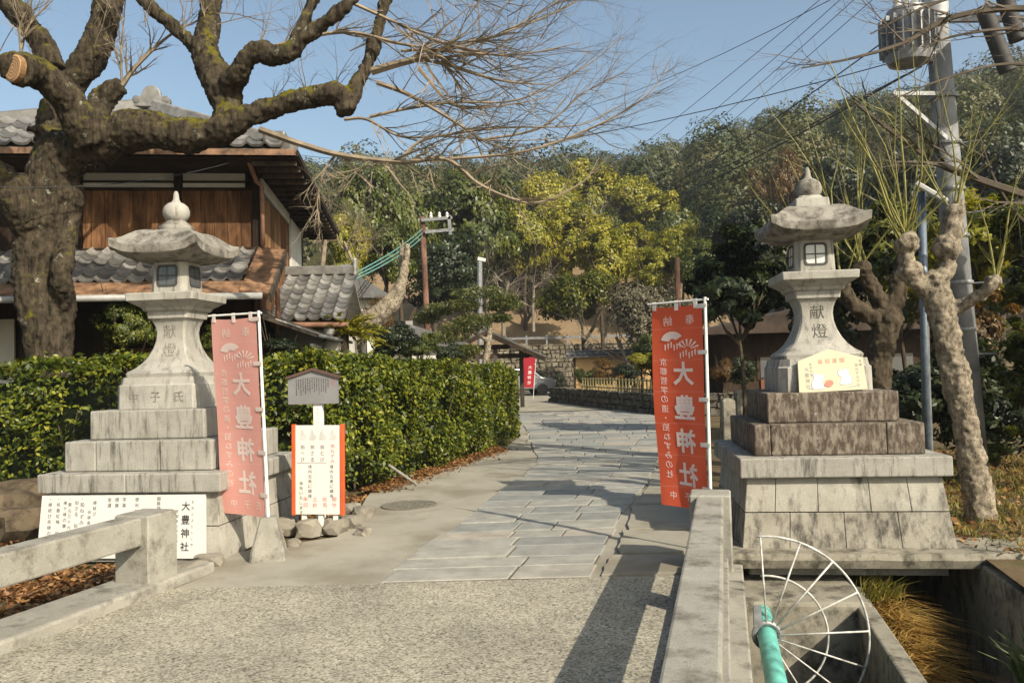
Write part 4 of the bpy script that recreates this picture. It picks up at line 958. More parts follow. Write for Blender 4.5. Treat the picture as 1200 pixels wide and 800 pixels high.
def grass(name, label, pts, h, mat, seed, lean=(0, 0, 0), blades=1, w=0.008, cat='grass', kind='stuff'):
    r = np.random.default_rng(seed); C = np.repeat(np.array(pts), blades, axis=0); n = len(C); C[:, :2] += r.normal(size=(n, 2)) * 0.03
    H = h * r.uniform(0.5, 1.2, n); d = r.normal(size=(n, 3)) * np.array([0.35, 0.35, 0]) + np.array([0, 0, 1]) + np.array(lean) * r.uniform(0.4, 1.4, n)[:, None]
    a = r.random(n) * 6.28; s = np.column_stack([np.cos(a), np.sin(a), np.zeros(n)]) * w
    mid = C + d * (H * 0.55)[:, None]; tip = C + d * (H * 0.8)[:, None] + (d * np.array([1, 1, 0])) * (H * 0.5)[:, None] + np.array(lean) * (H * 0.3)[:, None]
    V = np.stack([C - s, C + s, mid + s * 0.7, mid - s * 0.7, tip + s * 0.15, tip - s * 0.15], 1).reshape(-1, 3); b = np.arange(n)[:, None] * 6
    F = np.concatenate([b + np.array([0, 1, 2, 3]), b + np.array([3, 2, 4, 5])]); tn = r.random(n)
    o = addobj(name, mesh_np(name, V, F, mat, tint=np.concatenate([tn, tn]))); tag(o, label, cat, kind=kind); return o
pts = []
for k in range(520):
    q = r.random(); p = Vector((2.86, 6.55, -0.45)).lerp(Vector((2.75, 5.75, -0.75)), q); pts.append((p.x + abs(r.normal()) * 0.09, p.y + r.normal() * 0.06, p.z + r.normal() * 0.06))
grass('grass_tuft', 'orange dry grass tuft hanging from the channel wall over the water', pts, 0.27, M_GRASSD, 6, lean=(0.6, -0.3, -0.75), blades=3, w=0.006, kind='thing')
pts = [(r.uniform(2.7, 3.0), r.uniform(6.3, 6.6), -0.32) for k in range(70)]
grass('grass_tuft', 'yellow green grass tuft below the ledge of the stained lantern', pts, 0.17, M_GRASSG, 16, lean=(0.3, -0.2, 0.0), blades=3, w=0.004, kind='thing')
pts = [(x, y, -0.03) for x, y in zip(r.uniform(3.9, 9.5, 5200), r.uniform(6.5, 12.5, 5200))]
grass('bank_grass', 'yellowing grass on the bank beside the stained lantern base', pts, 0.09, M_GRASSG, 7, blades=2, w=0.006)
pts = [(x, y, -0.02 + r.random() * 0.03) for x, y in zip(r.uniform(3.8, 10, 6500), r.uniform(6.4, 14, 6500))]
scatter_leaves('fallen_leaves', 'brown fallen leaves on the bank around the pollarded tree', pts, 0.07, M_DRY, 8)
pts = [(r.uniform(3.2, 3.5), r.uniform(4.6, 5.2), -0.5) for k in range(80)]
grass('fern_clump', 'green fern clump growing from the channel wall above water', pts, 0.28, leafmat('fern_green', [(0.1, (0.03, 0.05, 0.01)), (0.9, (0.10, 0.15, 0.03))]), 9, blades=6, w=0.012, cat='fern', kind='thing')

# ------------------------------------------------------------------ trees: branch helpers
class Twigs:
    """fine branching in one mesh"""
    def __init__(s, seed): s.r = random.Random(seed); s.mb = MB()
    def grow(s, p, d, L, rad, gen, bend=(0, 0, 0), nsub=5, spread=0.6, wob=0.12, sub=0.55, seg=6, n=3):
        r = s.r; p = Vector(p); d = Vector(d).normalized(); pts = [p.copy()]; dirs = [d.copy()]
        for i in range(seg):
            d = (d + Vector((r.gauss(0, wob), r.gauss(0, wob), r.gauss(0, wob))) + Vector(bend) / seg).normalized(); p = p + d * (L / seg); pts.append(p.copy()); dirs.append(d.copy())
        s.mb.tube(pts, [rad * (1 - 0.8 * i / seg) for i in range(seg + 1)], n if gen > 0 or rad < 0.01 else 5, cap=False)
        if gen > 0:
            for k in range(nsub):
                i = r.randint(1, seg); q = pts[i]; dd = (dirs[i] + Vector((r.gauss(0, spread), r.gauss(0, spread), r.gauss(0, spread)))).normalized()
                s.grow(q, dd, L * sub * r.uniform(0.6, 1.2), rad * (1 - 0.8 * i / seg) * 0.6 + 0.0007, gen - 1, bend, max(2, nsub - 1), spread, wob, sub, max(3, seg - 1), n)
    def along(s, pts, rad0, rad1, gen, nsub, L, spread=0.55, bend=(0, 0, 0.1), start=0.15, n=5, wob=0.12):
        """a given branch with sub twigs leaving it"""
        r = s.r; c = [Vector(p) for p in catmull([tuple(p) for p in pts], 6)]; m = len(c)
        rd = [rad0 + (rad1 - rad0) * i / (m - 1) for i in range(m)]; s.mb.tube(c, rd, n, cap=False)
        for k in range(nsub):
            i = int((start + (1 - start) * r.random()) * (m - 2)); d = (c[i + 1] - c[i]).normalized()
            s.grow(c[i], d + Vector((r.gauss(0, spread), r.gauss(0, spread), r.gauss(0, spread))), L * r.uniform(0.5, 1.3), rd[i] * 0.55 + 0.001, gen, bend, 4, 0.5, wob, 0.5, 5)

def gnarly(parts, name, mat, parent, voxel, seed, amp=0.03, fs=5.0):
    """limbs merged into one skin with lumps"""
    mb = MB()
    for pts, rad, n in parts:
        c = catmull([(*p, q) for p, q in zip([tuple(x) for x in pts], rad)], 7)
        P = [Vector(q[:3]) for q in c]; rr_ = [max(0.004, q[3]) * (1 + 0.13 * mnoise.noise(Vector((q[0] * 3.1, q[1] * 3.1, q[2] * 3.1 + seed)))) for q in c]
        mb.tube(P, rr_, n)
    o = mb.build(name, mat, parent, smooth=True, world=True)
    m_ = o.modifiers.new('skin', 'REMESH'); m_.mode = 'VOXEL'; m_.voxel_size = voxel; m_.use_smooth_shade = True
    sm = o.modifiers.new('smooth', 'SMOOTH'); sm.iterations = 3; sm.factor = 0.5
    tx = bpy.data.textures.new(name + '_lumps', 'CLOUDS'); tx.noise_scale = 1 / fs; tx.noise_depth = 3
    dm = o.modifiers.new('lumps', 'DISPLACE'); dm.texture = tx; dm.strength = amp; dm.mid_level = 0.5
    tx2 = bpy.data.textures.new(name + '_ridges', 'CLOUDS'); tx2.noise_scale = 0.055; tx2.noise_depth = 2
    dm = o.modifiers.new('ridges', 'DISPLACE'); dm.texture = tx2; dm.strength = amp * 0.6; dm.mid_level = 0.5
    return o

# big old tree left
TY = 11.3
def tp(lst, Y=TY): return [U(a, b, Y=Y + (q[0] if q else 0)) for a, b, *q in lst]
pxm = TY / FPX
b0 = U(58, 440, Y=TY); BT = empty('old_tree', (b0.x, b0.y, 0))
def limb(lst, radpx, n=14): return (tp(lst), [q * pxm for q in radpx], n)
parts = [
    ([Vector((b0.x, b0.y, -0.1))] + tp([(56, 440), (52, 390), (42, 320), (50, 260), (62, 205), (80, 172)]), [36 * pxm] + [q * pxm for q in (23, 22, 25, 26, 28, 28)], 18),
    limb([(70, 430, 0.1), (76, 370, 0.1), (72, 320, -0.25), (80, 270, 0.1), (84, 215, 0.05)], (13, 12, 12, 12, 15)),
    limb([(70, 180), (115, 172, -0.1), (160, 152, -0.3), (205, 158, -0.4), (250, 156, -0.5), (283, 140, -0.6), (317, 127, -0.6), (367, 113, -0.7), (398, 112, -0.7), (408, 132, -0.7)], (28, 25, 22, 20, 18, 14, 12, 12, 14, 10)),
    limb([(262, 152, -0.5), (268, 125, -0.4), (254, 93, -0.3), (240, 60, -0.2), (245, 25, 0), (250, -30, 0.2)], (19, 17, 18, 15, 13, 12)),
    limb([(236, 62, -0.2), (215, 42), (195, 25), (163, -5), (130, -35)], (11, 8, 7.5, 7, 6), 10),
    limb([(262, 110, -0.4), (280, 84, -0.7), (298, 62, -0.8), (335, 64, -0.9), (362, 40, -1.0), (400, 12, -1.1), (430, -20, -1.1)], (15, 12, 11, 11, 8, 7, 6), 12),
    limb([(345, 58, -0.9), (355, 35, -0.9), (362, 12, -0.8), (376, -20, -0.8)], (10, 8, 7, 7), 10),
    limb([(408, 118, -0.7), (418, 98, -0.6), (432, 72, -0.5), (442, 40, -0.4), (452, 0, -0.4), (460, -40, -0.4)], (12, 9, 8, 7, 6, 5), 10),
    limb([(110, 165, -0.3), (92, 135, -0.5), (72, 108, -0.7), (45, 86, -0.9), (30, 82, -1.25), (19, 81, -1.7)], (26, 20, 18, 17, 16.5, 17)),
    limb([(62, 170, 0.3), (66, 130, 0.5), (84, 98, 0.5), (108, 62, 0.5), (124, 20, 0.6), (134, -40, 0.6)], (22, 19, 18, 18, 16, 15)),
    limb([(62, 82, -0.4), (48, 50, -0.4), (30, 28, -0.4), (5, -5, -0.3), (-20, -40, -0.3)], (14, 13, 13, 14, 14)),
    limb([(105, 150), (118, 122, 0.2), (132, 106, 0.2), (143, 100, 0.2)], (19, 16, 13, 9), 12),
    limb([(40, 262, -0.1), (18, 232, -0.3), (-10, 205, -0.5), (-50, 190, -0.6)], (24, 22, 20, 18)),
    limb([(64, 185), (52, 160), (44, 152, -0.1), (32, 150, -0.2)], (16, 9, 6, 5), 10),
]
gnarly(parts, 'trunk', M_BARK, BT, 0.03, 1, amp=0.10, fs=3.6)
ce = U(18.5, 81, Y=TY - 1.72); dd_ = Vector((-0.45, -0.88, 0.05)).normalized()
cm = MB(); cm.lathe([(0.17, -0.06), (0.172, 0.0), (0.15, 0.012)], 22); co = cm.build('cut_face', M_CUTWOOD, BT); co.location = ce + dd_ * 0.03 - BT.location; co.rotation_euler = dd_.to_track_quat('Z', 'Y').to_euler()
tw = Twigs(21)
def br(lst, r0, r1, nsub, L, gen=2, spread=0.5, bend=(0.25, 0, 0.05)):
    tw.along(tp(lst), r0 * pxm * .72, r1 * pxm * .6, gen, int(nsub * 2.5), L, spread, bend)
br([(405, 0, -.6), (460, 25, -.7), (510, 47, -.8), (570, 62, -.8), (627, 70, -.9)], 3.2, .7, 9, 1.0)
br([(436, 84, -.5), (475, 73, -.6), (513, 66, -.7), (537, 80, -.7), (590, 95, -.8), (650, 100, -.8)], 7, .8, 9, 1.0)
br([(300, 60, -.8), (400, 38, -.7), (477, 53, -.7), (560, 63, -.8), (617, 63, -.8), (680, 50, -.8)], 3.5, .6, 10, 1.0)
br([(500, 62, -.7), (545, 50, -.7), (587, 40, -.7), (667, 7, -.7), (700, -25, -.7)], 3, .6, 8, 0.9)
br([(470, 60, -.6), (550, 53, -.5), (630, 17, -.4), (680, -20, -.4)], 2.5, .6, 8, 0.9)
br([(443, 97, -.6), (483, 113, -.8), (540, 147, -.9), (570, 167, -1), (607, 175, -1.1)], 4.2, .7, 7, 0.9)
br([(433, 137, -.7), (480, 127, -.7), (533, 120, -.8), (607, 117, -.8), (683, 80, -.9), (732, 42, -.9)], 2.8, .5, 9, 0.9)
br([(305, 152, -.7), (350, 168, -.9), (400, 182, -1), (470, 190, -1.2), (523, 187, -1.3), (560, 215, -1.3), (600, 233, -1.4), (633, 237, -1.4), (683, 213, -1.4), (702, 185, -1.4)], 5.5, .8, 10, 0.7)
br([(470, 186, -1.1), (500, 163, -1.1), (587, 150, -1.1), (677, 147, -1.1), (722, 126, -1.1)], 2.6, .5, 8, 0.8)
br([(523, 187, -1.2), (617, 177, -1.3), (700, 147, -1.3), (760, 110, -1.3), (787, 67, -1.3)], 2.6, .5, 9, 0.8)
br([(560, 165, -.9), (633, 150, -.9), (683, 110, -1), (730, 85, -1)], 2.2, .5, 8, 0.8)
br([(490, 80, -.7), (533, 123, -.8), (593, 123, -.8), (660, 110, -.8)], 3, .5, 7, 0.8)
br([(404, 140, -.7), (430, 140, -.8), (470, 160, -.9), (520, 160, -1), (600, 165, -1.1), (680, 160, -1.1)], 2.8, .5, 8, 0.8)
br([(452, 0, -.4), (520, -10, -.4), (600, 0, -.4), (690, -20, -.4)], 3, .6, 8, 1.0, bend=(0.2, 0, -0.15))
br([(470, 188, -1), (430, 195, -1), (395, 215, -1)], 2, .5, 4, 0.5, bend=(0, 0, -0.1))
br([(395, 180, -.9), (380, 200, -.9), (372, 235, -.9), (375, 262, -.9)], 2.4, .6, 5, 0.5, bend=(0, 0, -0.2))
br([(143, 100, .2), (160, 77, .2), (197, 43, .2), (235, 22, .2)], 5, 1, 5, 0.6, bend=(0, 0, .2))
br([(143, 98, .2), (142, 60, .2), (147, 0, .2)], 2.4, 1, 4, 0.5, bend=(0, 0, .3))
br([(25, 65, -.6), (24, 30, -.6), (38, 0, -.6)], 2.6, 1, 4, 0.5, bend=(0, 0, .3))
br([(24, 62, -.6), (34, 30, -.6), (62, 0, -.6)], 2.4, 1, 4, 0.5, bend=(0, 0, .3))
for k in range(26):
    px = tw.r.uniform(150, 640); base = tp([(px, tw.r.uniform(-40, 40) if px < 420 else tw.r.uniform(0, 120), tw.r.uniform(-1.2, .6))])[0]
    tw.grow(base, (tw.r.uniform(-0.2, 0.9), tw.r.uniform(-0.3, 0.3), tw.r.uniform(-0.1, 0.8)), tw.r.uniform(0.6, 1.2), 0.010, 2, (0.1, 0, 0.1), 5, 0.6)
for (x, y, dx, dz) in [(240, 20, -.3, 1), (250, 0, .3, 1), (355, 20, .2, 1), (130, 10, -.2, 1), (110, 55, .5, .8), (60, 90, -.5, .6), (300, 62, 0, 1), (330, 62, .2, 1), (320, 128, .2, 1), (360, 113, .1, 1), (390, 110, .3, 1), (20, 20, -.4, 1), (0, 60, -.5, .3), (215, 40, 0, 1), (410, 60, .5, .5), (420, 90, .8, .3)]:
    for q in range(3): tw.grow(tp([(x, y, tw.r.uniform(-.6, .2))])[0], (dx + tw.r.gauss(0, .3), tw.r.gauss(0, .3), dz + tw.r.gauss(0, .3)), tw.r.uniform(.5, 1.0), .009, 2, (0, 0, 0), 4, .55)
tw.mb.build('twigs', M_TWIG, BT, world=True)['kind'] = 'stuff'
tag(BT, 'old gnarled mossy tree with bare drooping twigs and one sawn limb', 'tree')

# pollarded trees right
def pollard(name, label, Y, parts_px, heads, seed, shoots, base_px, shoot_len, mat=M_BARKP, dens=1.0):
    k = Y / FPX; b = U(*base_px, Y=Y); t = empty(name, (b.x, b.y, 0))
    P = [([U(a, c, Y=Y + (q[0] if q else 0)) for a, c, *q in lst], [x * k for x in rad], 12) for lst, rad in parts_px]
    P[0][0].insert(0, Vector((P[0][0][0].x + 0.01, P[0][0][0].y, -0.08))); P[0][1].insert(0, P[0][1][0] * 1.25)
    # knuckles
    rs = random.Random(seed)
    for (hx, hy, hr) in heads:
        c = U(hx, hy, Y=Y); hr *= 1.35
        for q in range(6):
            d = Vector((rs.gauss(0, 1), rs.gauss(0, .6), rs.gauss(0, 1))).normalized() * hr * k * 0.6; P.append(([c - d * 0.4, c + d * 0.4, c + d], [hr * k * 0.9, hr * k * 1.0, hr * k * .65], 10))
    gnarly(P, 'trunk', mat, t, 0.018, seed, amp=0.06, fs=8.0)
    sh = Twigs(seed + 5)
    for (hx, hy, n, a0, a1, ln) in shoots:
        for q in range(n):
            a = R(a0 + (a1 - a0) * (q + rs.random()) / n); d = Vector((math.cos(a), rs.gauss(0, .3), math.sin(a))); c = U(hx + rs.gauss(0, 3), hy + rs.gauss(0, 3), Y=Y) - d * 0.05
            L = ln * rs.uniform(.6, 1.15) * shoot_len; pts = [c]; dd = d.normalized()
            rb = rs.uniform(.008, .017)
            for i in range(6): dd = (dd + Vector((rs.gauss(0, .11), rs.gauss(0, .1), .11))).normalized(); pts.append(pts[-1] + dd * L / 6)
            sh.mb.tube(pts, [rb * (1 - .13 * i) for i in range(7)], 5, cap=False)
            for w in range(5):
                i = rs.randint(1, 5); sh.grow(pts[i], dd + Vector((rs.gauss(0, .5), rs.gauss(0, .5), rs.gauss(0.2, .4))), L * .3, .004, 0, (0, 0, .2), 0)
    sh.mb.build('shoots', M_SHOOT, t, world=True)['kind'] = 'stuff'
    return tag(t, label, 'tree', 'pollarded trees behind the stained lantern')
pollard('pollarded_tree', 'pale pollarded tree trunk leaning on the bank beside the stained lantern', 7.9,
        [([(1150, 604), (1143, 560), (1132, 500), (1122, 455), (1113, 410), (1102, 365), (1096, 338)], (17, 15.5, 15, 15, 14, 15, 16)),
         ([(1100, 350), (1085, 338), (1068, 325), (1062, 308), (1063, 288), (1060, 275)], (13, 11, 10, 9, 10, 8)),
         ([(1097, 340), (1108, 318), (1112, 295), (1116, 270), (1118, 250), (1128, 234)], (14, 10, 9, 11, 8, 5)),
         ([(1110, 362), (1130, 356, -.1), (1148, 346, -.2), (1162, 334, -.3), (1166, 326, -.3)], (10, 8, 7, 6, 5))],
        [(1062, 285, 11), (1110, 290, 13), (1066, 318, 11), (1164, 330, 7), (1096, 330, 12), (1118, 250, 8)], 31,
        [(1060, 278, 9, 48, 138, 1.9), (1066, 290, 4, 100, 150, 1.1), (1118, 245, 5, 55, 130, 1.4), (1165, 326, 3, 60, 105, 1.4), (1068, 300, 3, 120, 165, 0.7), (1112, 290, 3, 40, 140, .6)], (1150, 604), 1.0)
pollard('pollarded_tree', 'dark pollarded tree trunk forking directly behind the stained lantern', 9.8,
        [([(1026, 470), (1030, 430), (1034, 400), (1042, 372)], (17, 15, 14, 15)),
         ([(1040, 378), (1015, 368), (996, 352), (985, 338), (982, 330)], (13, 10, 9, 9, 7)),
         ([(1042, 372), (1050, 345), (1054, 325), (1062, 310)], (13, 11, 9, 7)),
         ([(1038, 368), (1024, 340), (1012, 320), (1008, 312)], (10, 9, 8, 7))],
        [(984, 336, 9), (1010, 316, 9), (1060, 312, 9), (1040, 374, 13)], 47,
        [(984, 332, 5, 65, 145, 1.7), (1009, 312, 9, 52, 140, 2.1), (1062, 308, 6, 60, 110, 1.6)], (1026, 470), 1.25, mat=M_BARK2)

# ------------------------------------------------------------------ house left
HR = math.atan2(0.13, 0.99); H0 = Vector((-4.40, 14.0, 0))
HOUSE = empty('timber_house', H0, HR)
def part(name, mat, boxes, parent=None, bevel=0.0):
    mb = MB()
    for c, d in boxes: mb.box(c, d)
    return mb.build(name, mat, parent or HOUSE, bevel=bevel)
WX = -8.5
wall = part('wall', M_WOODD, [((WX / 2, 3.1, 2.68), (-WX - 0.06, 6.0, 5.3))])
for i, (xa, xb) in enumerate([(-3.05, -0.10)]):
    n = 13; w = (xb - xa) / n
    rs = random.Random(4)
    for k in range(n):
        mb = MB(); mb.box((xa + w * (k + 0.5), 0.055 - rs.uniform(0, .012), 4.32), (w - 0.008, 0.03, 1.06)); mb.build('plank', M_WOODF, wall)
for k in range(8):
    mb = MB(); mb.box((-3.45 - (k % 2) * 0.25, 0.06, 3.86 + 0.24 * (k // 2) + 0.12), (0.235, 0.03, 0.225)); mb.build('plank', M_WOODF, wall)
for k in range(5): mb = MB(); mb.box((-7.0, 0.06, 3.95 + 0.2 * k), (2.5, 0.03, 0.19)); mb.build('plank', M_WOODF, wall)
# plaster bands between dark frame members
for (xa, xb) in ((-1.30, -0.25), (-2.95, -1.45), (-3.6, -3.1), (-7.5, -3.8)):
    part('plaster_band', M_PLASTER, [(((xa + xb) / 2, 0.06, 5.12), (xb - xa, 0.05, 0.24))]); part('plaster_band', M_PLASTER, [(((xa + xb) / 2, 0.05, 4.935), (xb - xa, 0.05, 0.095))])
for x in (-0.06, -1.38, -3.02, -3.7, -7.6): part('post', M_WOODD, [((x, 0.03, 4.55), (0.12, 0.10, 1.52))])
part('beam', M_WOODD, [((WX / 2, 0.04, 4.875), (-WX, 0.09, 0.045))]); part('beam', M_WOODD, [((WX / 2, 0.04, 5.0), (-WX, 0.085, 0.035))]); part('beam', M_WOODD, [((WX / 2, 0.02, 3.80), (-WX, 0.09, 0.08))])
# side wall: planks then plaster
n = 14
for k in range(n):
    mb = MB(); y0 = 0.15 + 0.235 * k; mb.box((0.0, y0 + 0.117, 4.2 if k < 9 else 4.1), (0.03, 0.225, 1.25 if k < 9 else 1.5)); mb.build('plank', M_WOODS if k < 9 else M_WOODF, wall)
part('plaster_panel', M_PLASTER, [((-0.0, 4.55, 4.2), (0.05, 1.7, 1.7))]); part('plaster_band', M_PLASTER, [((0.0, 1.85, 5.0), (0.05, 3.3, 0.22))])
for k in range(7): mb = MB(); mb.box((0.0, 0.9, 2.0 + 0.22 * k), (0.03, 1.9, 0.21)); mb.build('plank', M_WOODF if k > 3 else M_WOODG, wall)
# ground floor front: dark openings, plaster, boards
part('plaster_panel', M_PLASTER, [((-4.35, 0.05, 1.9), (0.55, 0.05, 1.5))]); part('door_panel', M_WOODF, [((-2.0, 0.05, 1.5), (1.0, 0.05, 1.2))])
part('bamboo_screen', M_BAMBOO, [((-1.0, -0.2, 1.5), (1.3, 0.03, 1.1))])
for x in (-0.05, -0.8, -1.5, -2.6, -3.9, -4.8): part('post', M_WOODD, [((x, 0.02, 1.6), (0.12, 0.09, 3.2))])

def tile_mesh(w=0.25, l=0.30):
    """one wavy pantile with a lip at its lower end"""
    mb = MB(); n = 10
    zz = lambda u: 0.052 * math.exp(-(min(u, 1 - u) / 0.15) ** 2) - 0.010 * math.sin(PI * u)
    for (y, dz) in ((-l / 2, -0.028), (-l / 2, 0.012), (l / 2, 0.0)):
        for i in range(n + 1): u = i / n; mb.v.append(((u - 0.5) * w, y, zz(u) + dz))
    for j in range(2):
        for i in range(n): a = j * (n + 1) + i; mb.f.append((a, a + 1, a + n + 2, a + n + 1))
    me = mb.mesh('tile', M_TILE, True); me.set_sharp_from_angle(angle=R(50)); return me
TILE = tile_mesh()
def roof_plane(parent, origin, ux, uy, nx, ny, sx, sy, skip=None, mesh=None):
    """tiles in rows: origin = lower left corner, ux along the eave, uy up the slope"""
    ux = Vector(ux).normalized(); uy = Vector(uy).normalized(); nz = ux.cross(uy); M = Matrix((ux, uy, nz)).transposed(); rs = random.Random(nx * 7 + ny)
    for j in range(ny):
        for i in range(nx):
            if skip and skip(i, j): continue
            o = addobj('tile', mesh or TILE, parent); p = Vector(origin) + ux * (sx * (i + 0.5)) + uy * (sy * (j + 0.5)) + nz * 0.045
            e = (M @ Matrix.Rotation(R(-3.5 + rs.uniform(-1, 1)), 3, 'X') @ Matrix.Rotation(rs.gauss(0, .012), 3, 'Z')).to_euler(); o.location = p; o.rotation_euler = e
def slab_roof(name, quad, th, mat, parent=None):
    q = [Vector(p) for p in quad]; n = (q[1] - q[0]).cross(q[3] - q[0]).normalized() * th; mb = MB(); mb.add(q + [p - n for p in q], [(0, 1, 2, 3), (7, 6, 5, 4), (0, 4, 5, 1), (1, 5, 6, 2), (2, 6, 7, 3), (3, 7, 4, 0)]); return mb.build(name, mat, parent or HOUSE)
# pent roof above the ground floor
e0, e1 = Vector((WX, -1.65, 2.86)), Vector((0.28, -1.65, 2.86)); t0, t1 = Vector((WX, -0.02, 3.76)), Vector((0.28, -0.02, 3.76))
pr = slab_roof('pent_roof', (e0, e1, t1, t0), 0.05, M_WOODD)
su = (t1 - e1).normalized()
roof_plane(pr, e0 + Vector((WX * 0 + 3.2, 0, 0)) + su * 0.48, (1, 0, 0), su, 21, 6, 0.25, 0.235)
sheet = slab_roof('copper_eave', (e0 + su * -0.10 + Vector((0, 0, .03)), e1 + su * -0.10 + Vector((0.02, 0, .03)), e1 + su * 0.50 + Vector((0.02, 0, .03)), e0 + su * 0.50 + Vector((0, 0, .03))), 0.02, M_COPPER)
slab_roof('verge_sheet', (e1 + Vector((-.30, 0, .09)) + su * -.06, e1 + Vector((.16, 0, .03)) + su * -.06, t1 + Vector((.16, 0, .03)), t1 + Vector((-.30, 0, .09))), 0.03, M_COPPER)
MB().bar(e1 + Vector((.16, 0, -.05)) - su * .06, t1 + Vector((.16, 0, -.05)), 0.04, 0.16).build('barge_board', M_WOODG, HOUSE)
MB().tube([e0 + Vector((0, -.12, -.05)), e1 + Vector((.05, -.12, -.05))], 0.055, 10).build('gutter', M_GUTTER, HOUSE, smooth=True)
# main hipped roof with its ridge running back
ez = 5.32; A, B, C_, D = Vector((-7.2, -1.0, ez)), Vector((0.77, -1.0, ez)), Vector((0.77, 7.0, ez)), Vector((-7.2, 7.0, ez))
RG0, RG1 = Vector((-2.15, 1.0, 6.62)), Vector((-2.15, 5.5, 6.62))
mr = MB(); mr.add([A, B, C_, D, RG0, RG1], [(0, 1, 4), (1, 2, 5, 4), (2, 3, 5), (3, 0, 4, 5)]); mro = mr.build('main_roof', plain('tile_field', (0.13, 0.128, 0.124), 0.5, 0.25, 9, bstr=0.5, bscale=14), HOUSE)
sm = mro.modifiers.new('thick', 'SOLIDIFY'); sm.thickness = 0.09
fu = (RG0 - (A + B) / 2); fslope = Vector((0, 2.0, 1.30)).normalized()
def hip_skip(i, j):
    x = -7.2 + 0.30 * (i + .5); y = (j + .5) * 0.27; t = y / 2.39; return not (-7.2 + 5.05 * t + .1 < x < 0.77 - 2.92 * t - .1)
T2 = tile_mesh(0.30, 0.34)
roof_plane(mro, A + Vector((0, 0, .02)), (1, 0, 0), fslope, 26, 5, 0.30, 0.27, hip_skip, T2)
part('fascia', M_COPPER, [((-3.2, -1.03, ez - .07), (7.95, .03, .10))]); part('fascia', M_WOODD, [((0.80, 3.0, ez - .07), (.03, 8.0, .10))])
part('soffit', M_WOODD, [((-3.2, 3.0, ez - .15), (7.9, 7.95, .03))])
for k in range(18): part('rafter', M_WOODG, [((0.40, -0.8 + .45 * k, ez - .20), (0.72, .05, .07))])
for (a, b) in ((B, RG0), (A, RG0), (RG0, RG1)):
    MB().bar(a + Vector((0, 0, .04)), b + Vector((0, 0, .06)), 0.18, 0.22).build('ridge', M_TILE, HOUSE, bevel=.03)
arc = [(math.cos(a) * .17, .16 + math.sin(a) * .19) for a in np.linspace(0, PI, 13)]; oni = MB(); oni.prism([(.30, -.05), (.34, .05), (.26, .12)] + arc + [(-.26, .12), (-.34, .05), (-.30, -.05)], -.06, .06); oo = oni.build('ridge_end_tile', M_TILE, HOUSE, bevel=.015); oo.location = RG0 + Vector((0.1, -.12, .02))
for dx in (-.26, .26): cu_ = MB(); cu_.lathe([(.05, -.075), (.07, -.07), (.07, .07), (.05, .075)], 14); q = cu_.build('ridge_curl', M_TILE, HOUSE, angle=40); q.location = RG0 + Vector((.1 + dx, -.12, .10)); q.rotation_euler = (PI / 2, 0, 0)
oo = MB().box((B.x - .35, B.y + .25, ez + .22), (.38, .38, .22)).build('corner_tile', M_TILE, HOUSE, bevel=.05)
MB().tube([(-.05, -.9, ez - .05), (-.02, -.15, ez - .35), (0.06, -.08, 4.9), (0.06, -.08, 3.85)], .04, 10).build('downpipe', M_PIPE, HOUSE, smooth=True)
MB().tube([(0.36, -.2, 3.70), (0.30, -.1, 3.4), (0.30, -.1, 2.3)], .042, 10).build('downpipe', M_PIPE, HOUSE, smooth=True)
# low lean-to roof on the side
lt = slab_roof('lean_to_roof', ((0.05, -.9, 2.62), (1.05, -.6, 2.25), (1.35, 2.2, 2.25), (0.05, 2.2, 2.75)), .06, M_WOODG)
MB().tube([(0.35, -.75, 2.5), (1.08, -.55, 2.22), (1.4, 2.2, 2.20)], .035, 8).build('gutter', M_GUTTER, HOUSE)
part('plaster_panel', M_PLASTER, [((0.9, 0.8, 1.0), (.06, 2.4, 2.2))])
tag(HOUSE, 'two storey timber house with grey tiled roofs behind the old tree', 'house')

# annex with grey tiles
AX = empty('tiled_annex', (-4.1, 15.9, 0), 0.06)
rp = slab_roof('roof', ((-0.75, -0.95, 2.58), (0.92, -0.95, 2.58), (0.80, 1.0, 3.66), (-0.85, 1.0, 3.66)), .06, M_WOODD, AX)
roof_plane(rp, (-0.75, -0.95, 2.58), (1, 0, 0), (0, 1.95, 1.08), 7, 9, 0.24, 0.235)
slab_roof('roof_back', ((0.80, 1.0, 3.66), (-0.85, 1.0, 3.66), (-0.85, 2.9, 2.6), (0.80, 2.9, 2.6)), .06, M_TILE, AX)
part('ridge', M_TILE, [((-0.02, 1.0, 3.76), (1.72, .24, .20))], AX, bevel=.03); part('ridge_end_tile', M_TILE, [((0.86, 1.0, 3.82), (.08, .30, .38))], AX, bevel=.04)
part('wall', M_PLASTER, [((0.0, 1.0, 1.25), (1.5, 3.2, 2.5))], AX)
MB().tube([(-.85, -1.05, 2.52), (.98, -1.05, 2.48)], .05, 10).build('gutter', M_PIPE, AX)
MB().lathe([(.04, 0), (.045, .1), (.10, .16), (.10, .26), (.12, .27)], 14, (.62, -1.05, 2.15)).build('rain_hopper', M_GUTTER, AX); MB().tube([(.62, -1.05, 2.16), (.35, -.7, 1.95), (.3, -.68, 1.2)], .035, 8).build('downpipe', M_GUTTER, AX)
tag(AX, 'low annex with a wavy grey tiled roof beside the timber house', 'house')

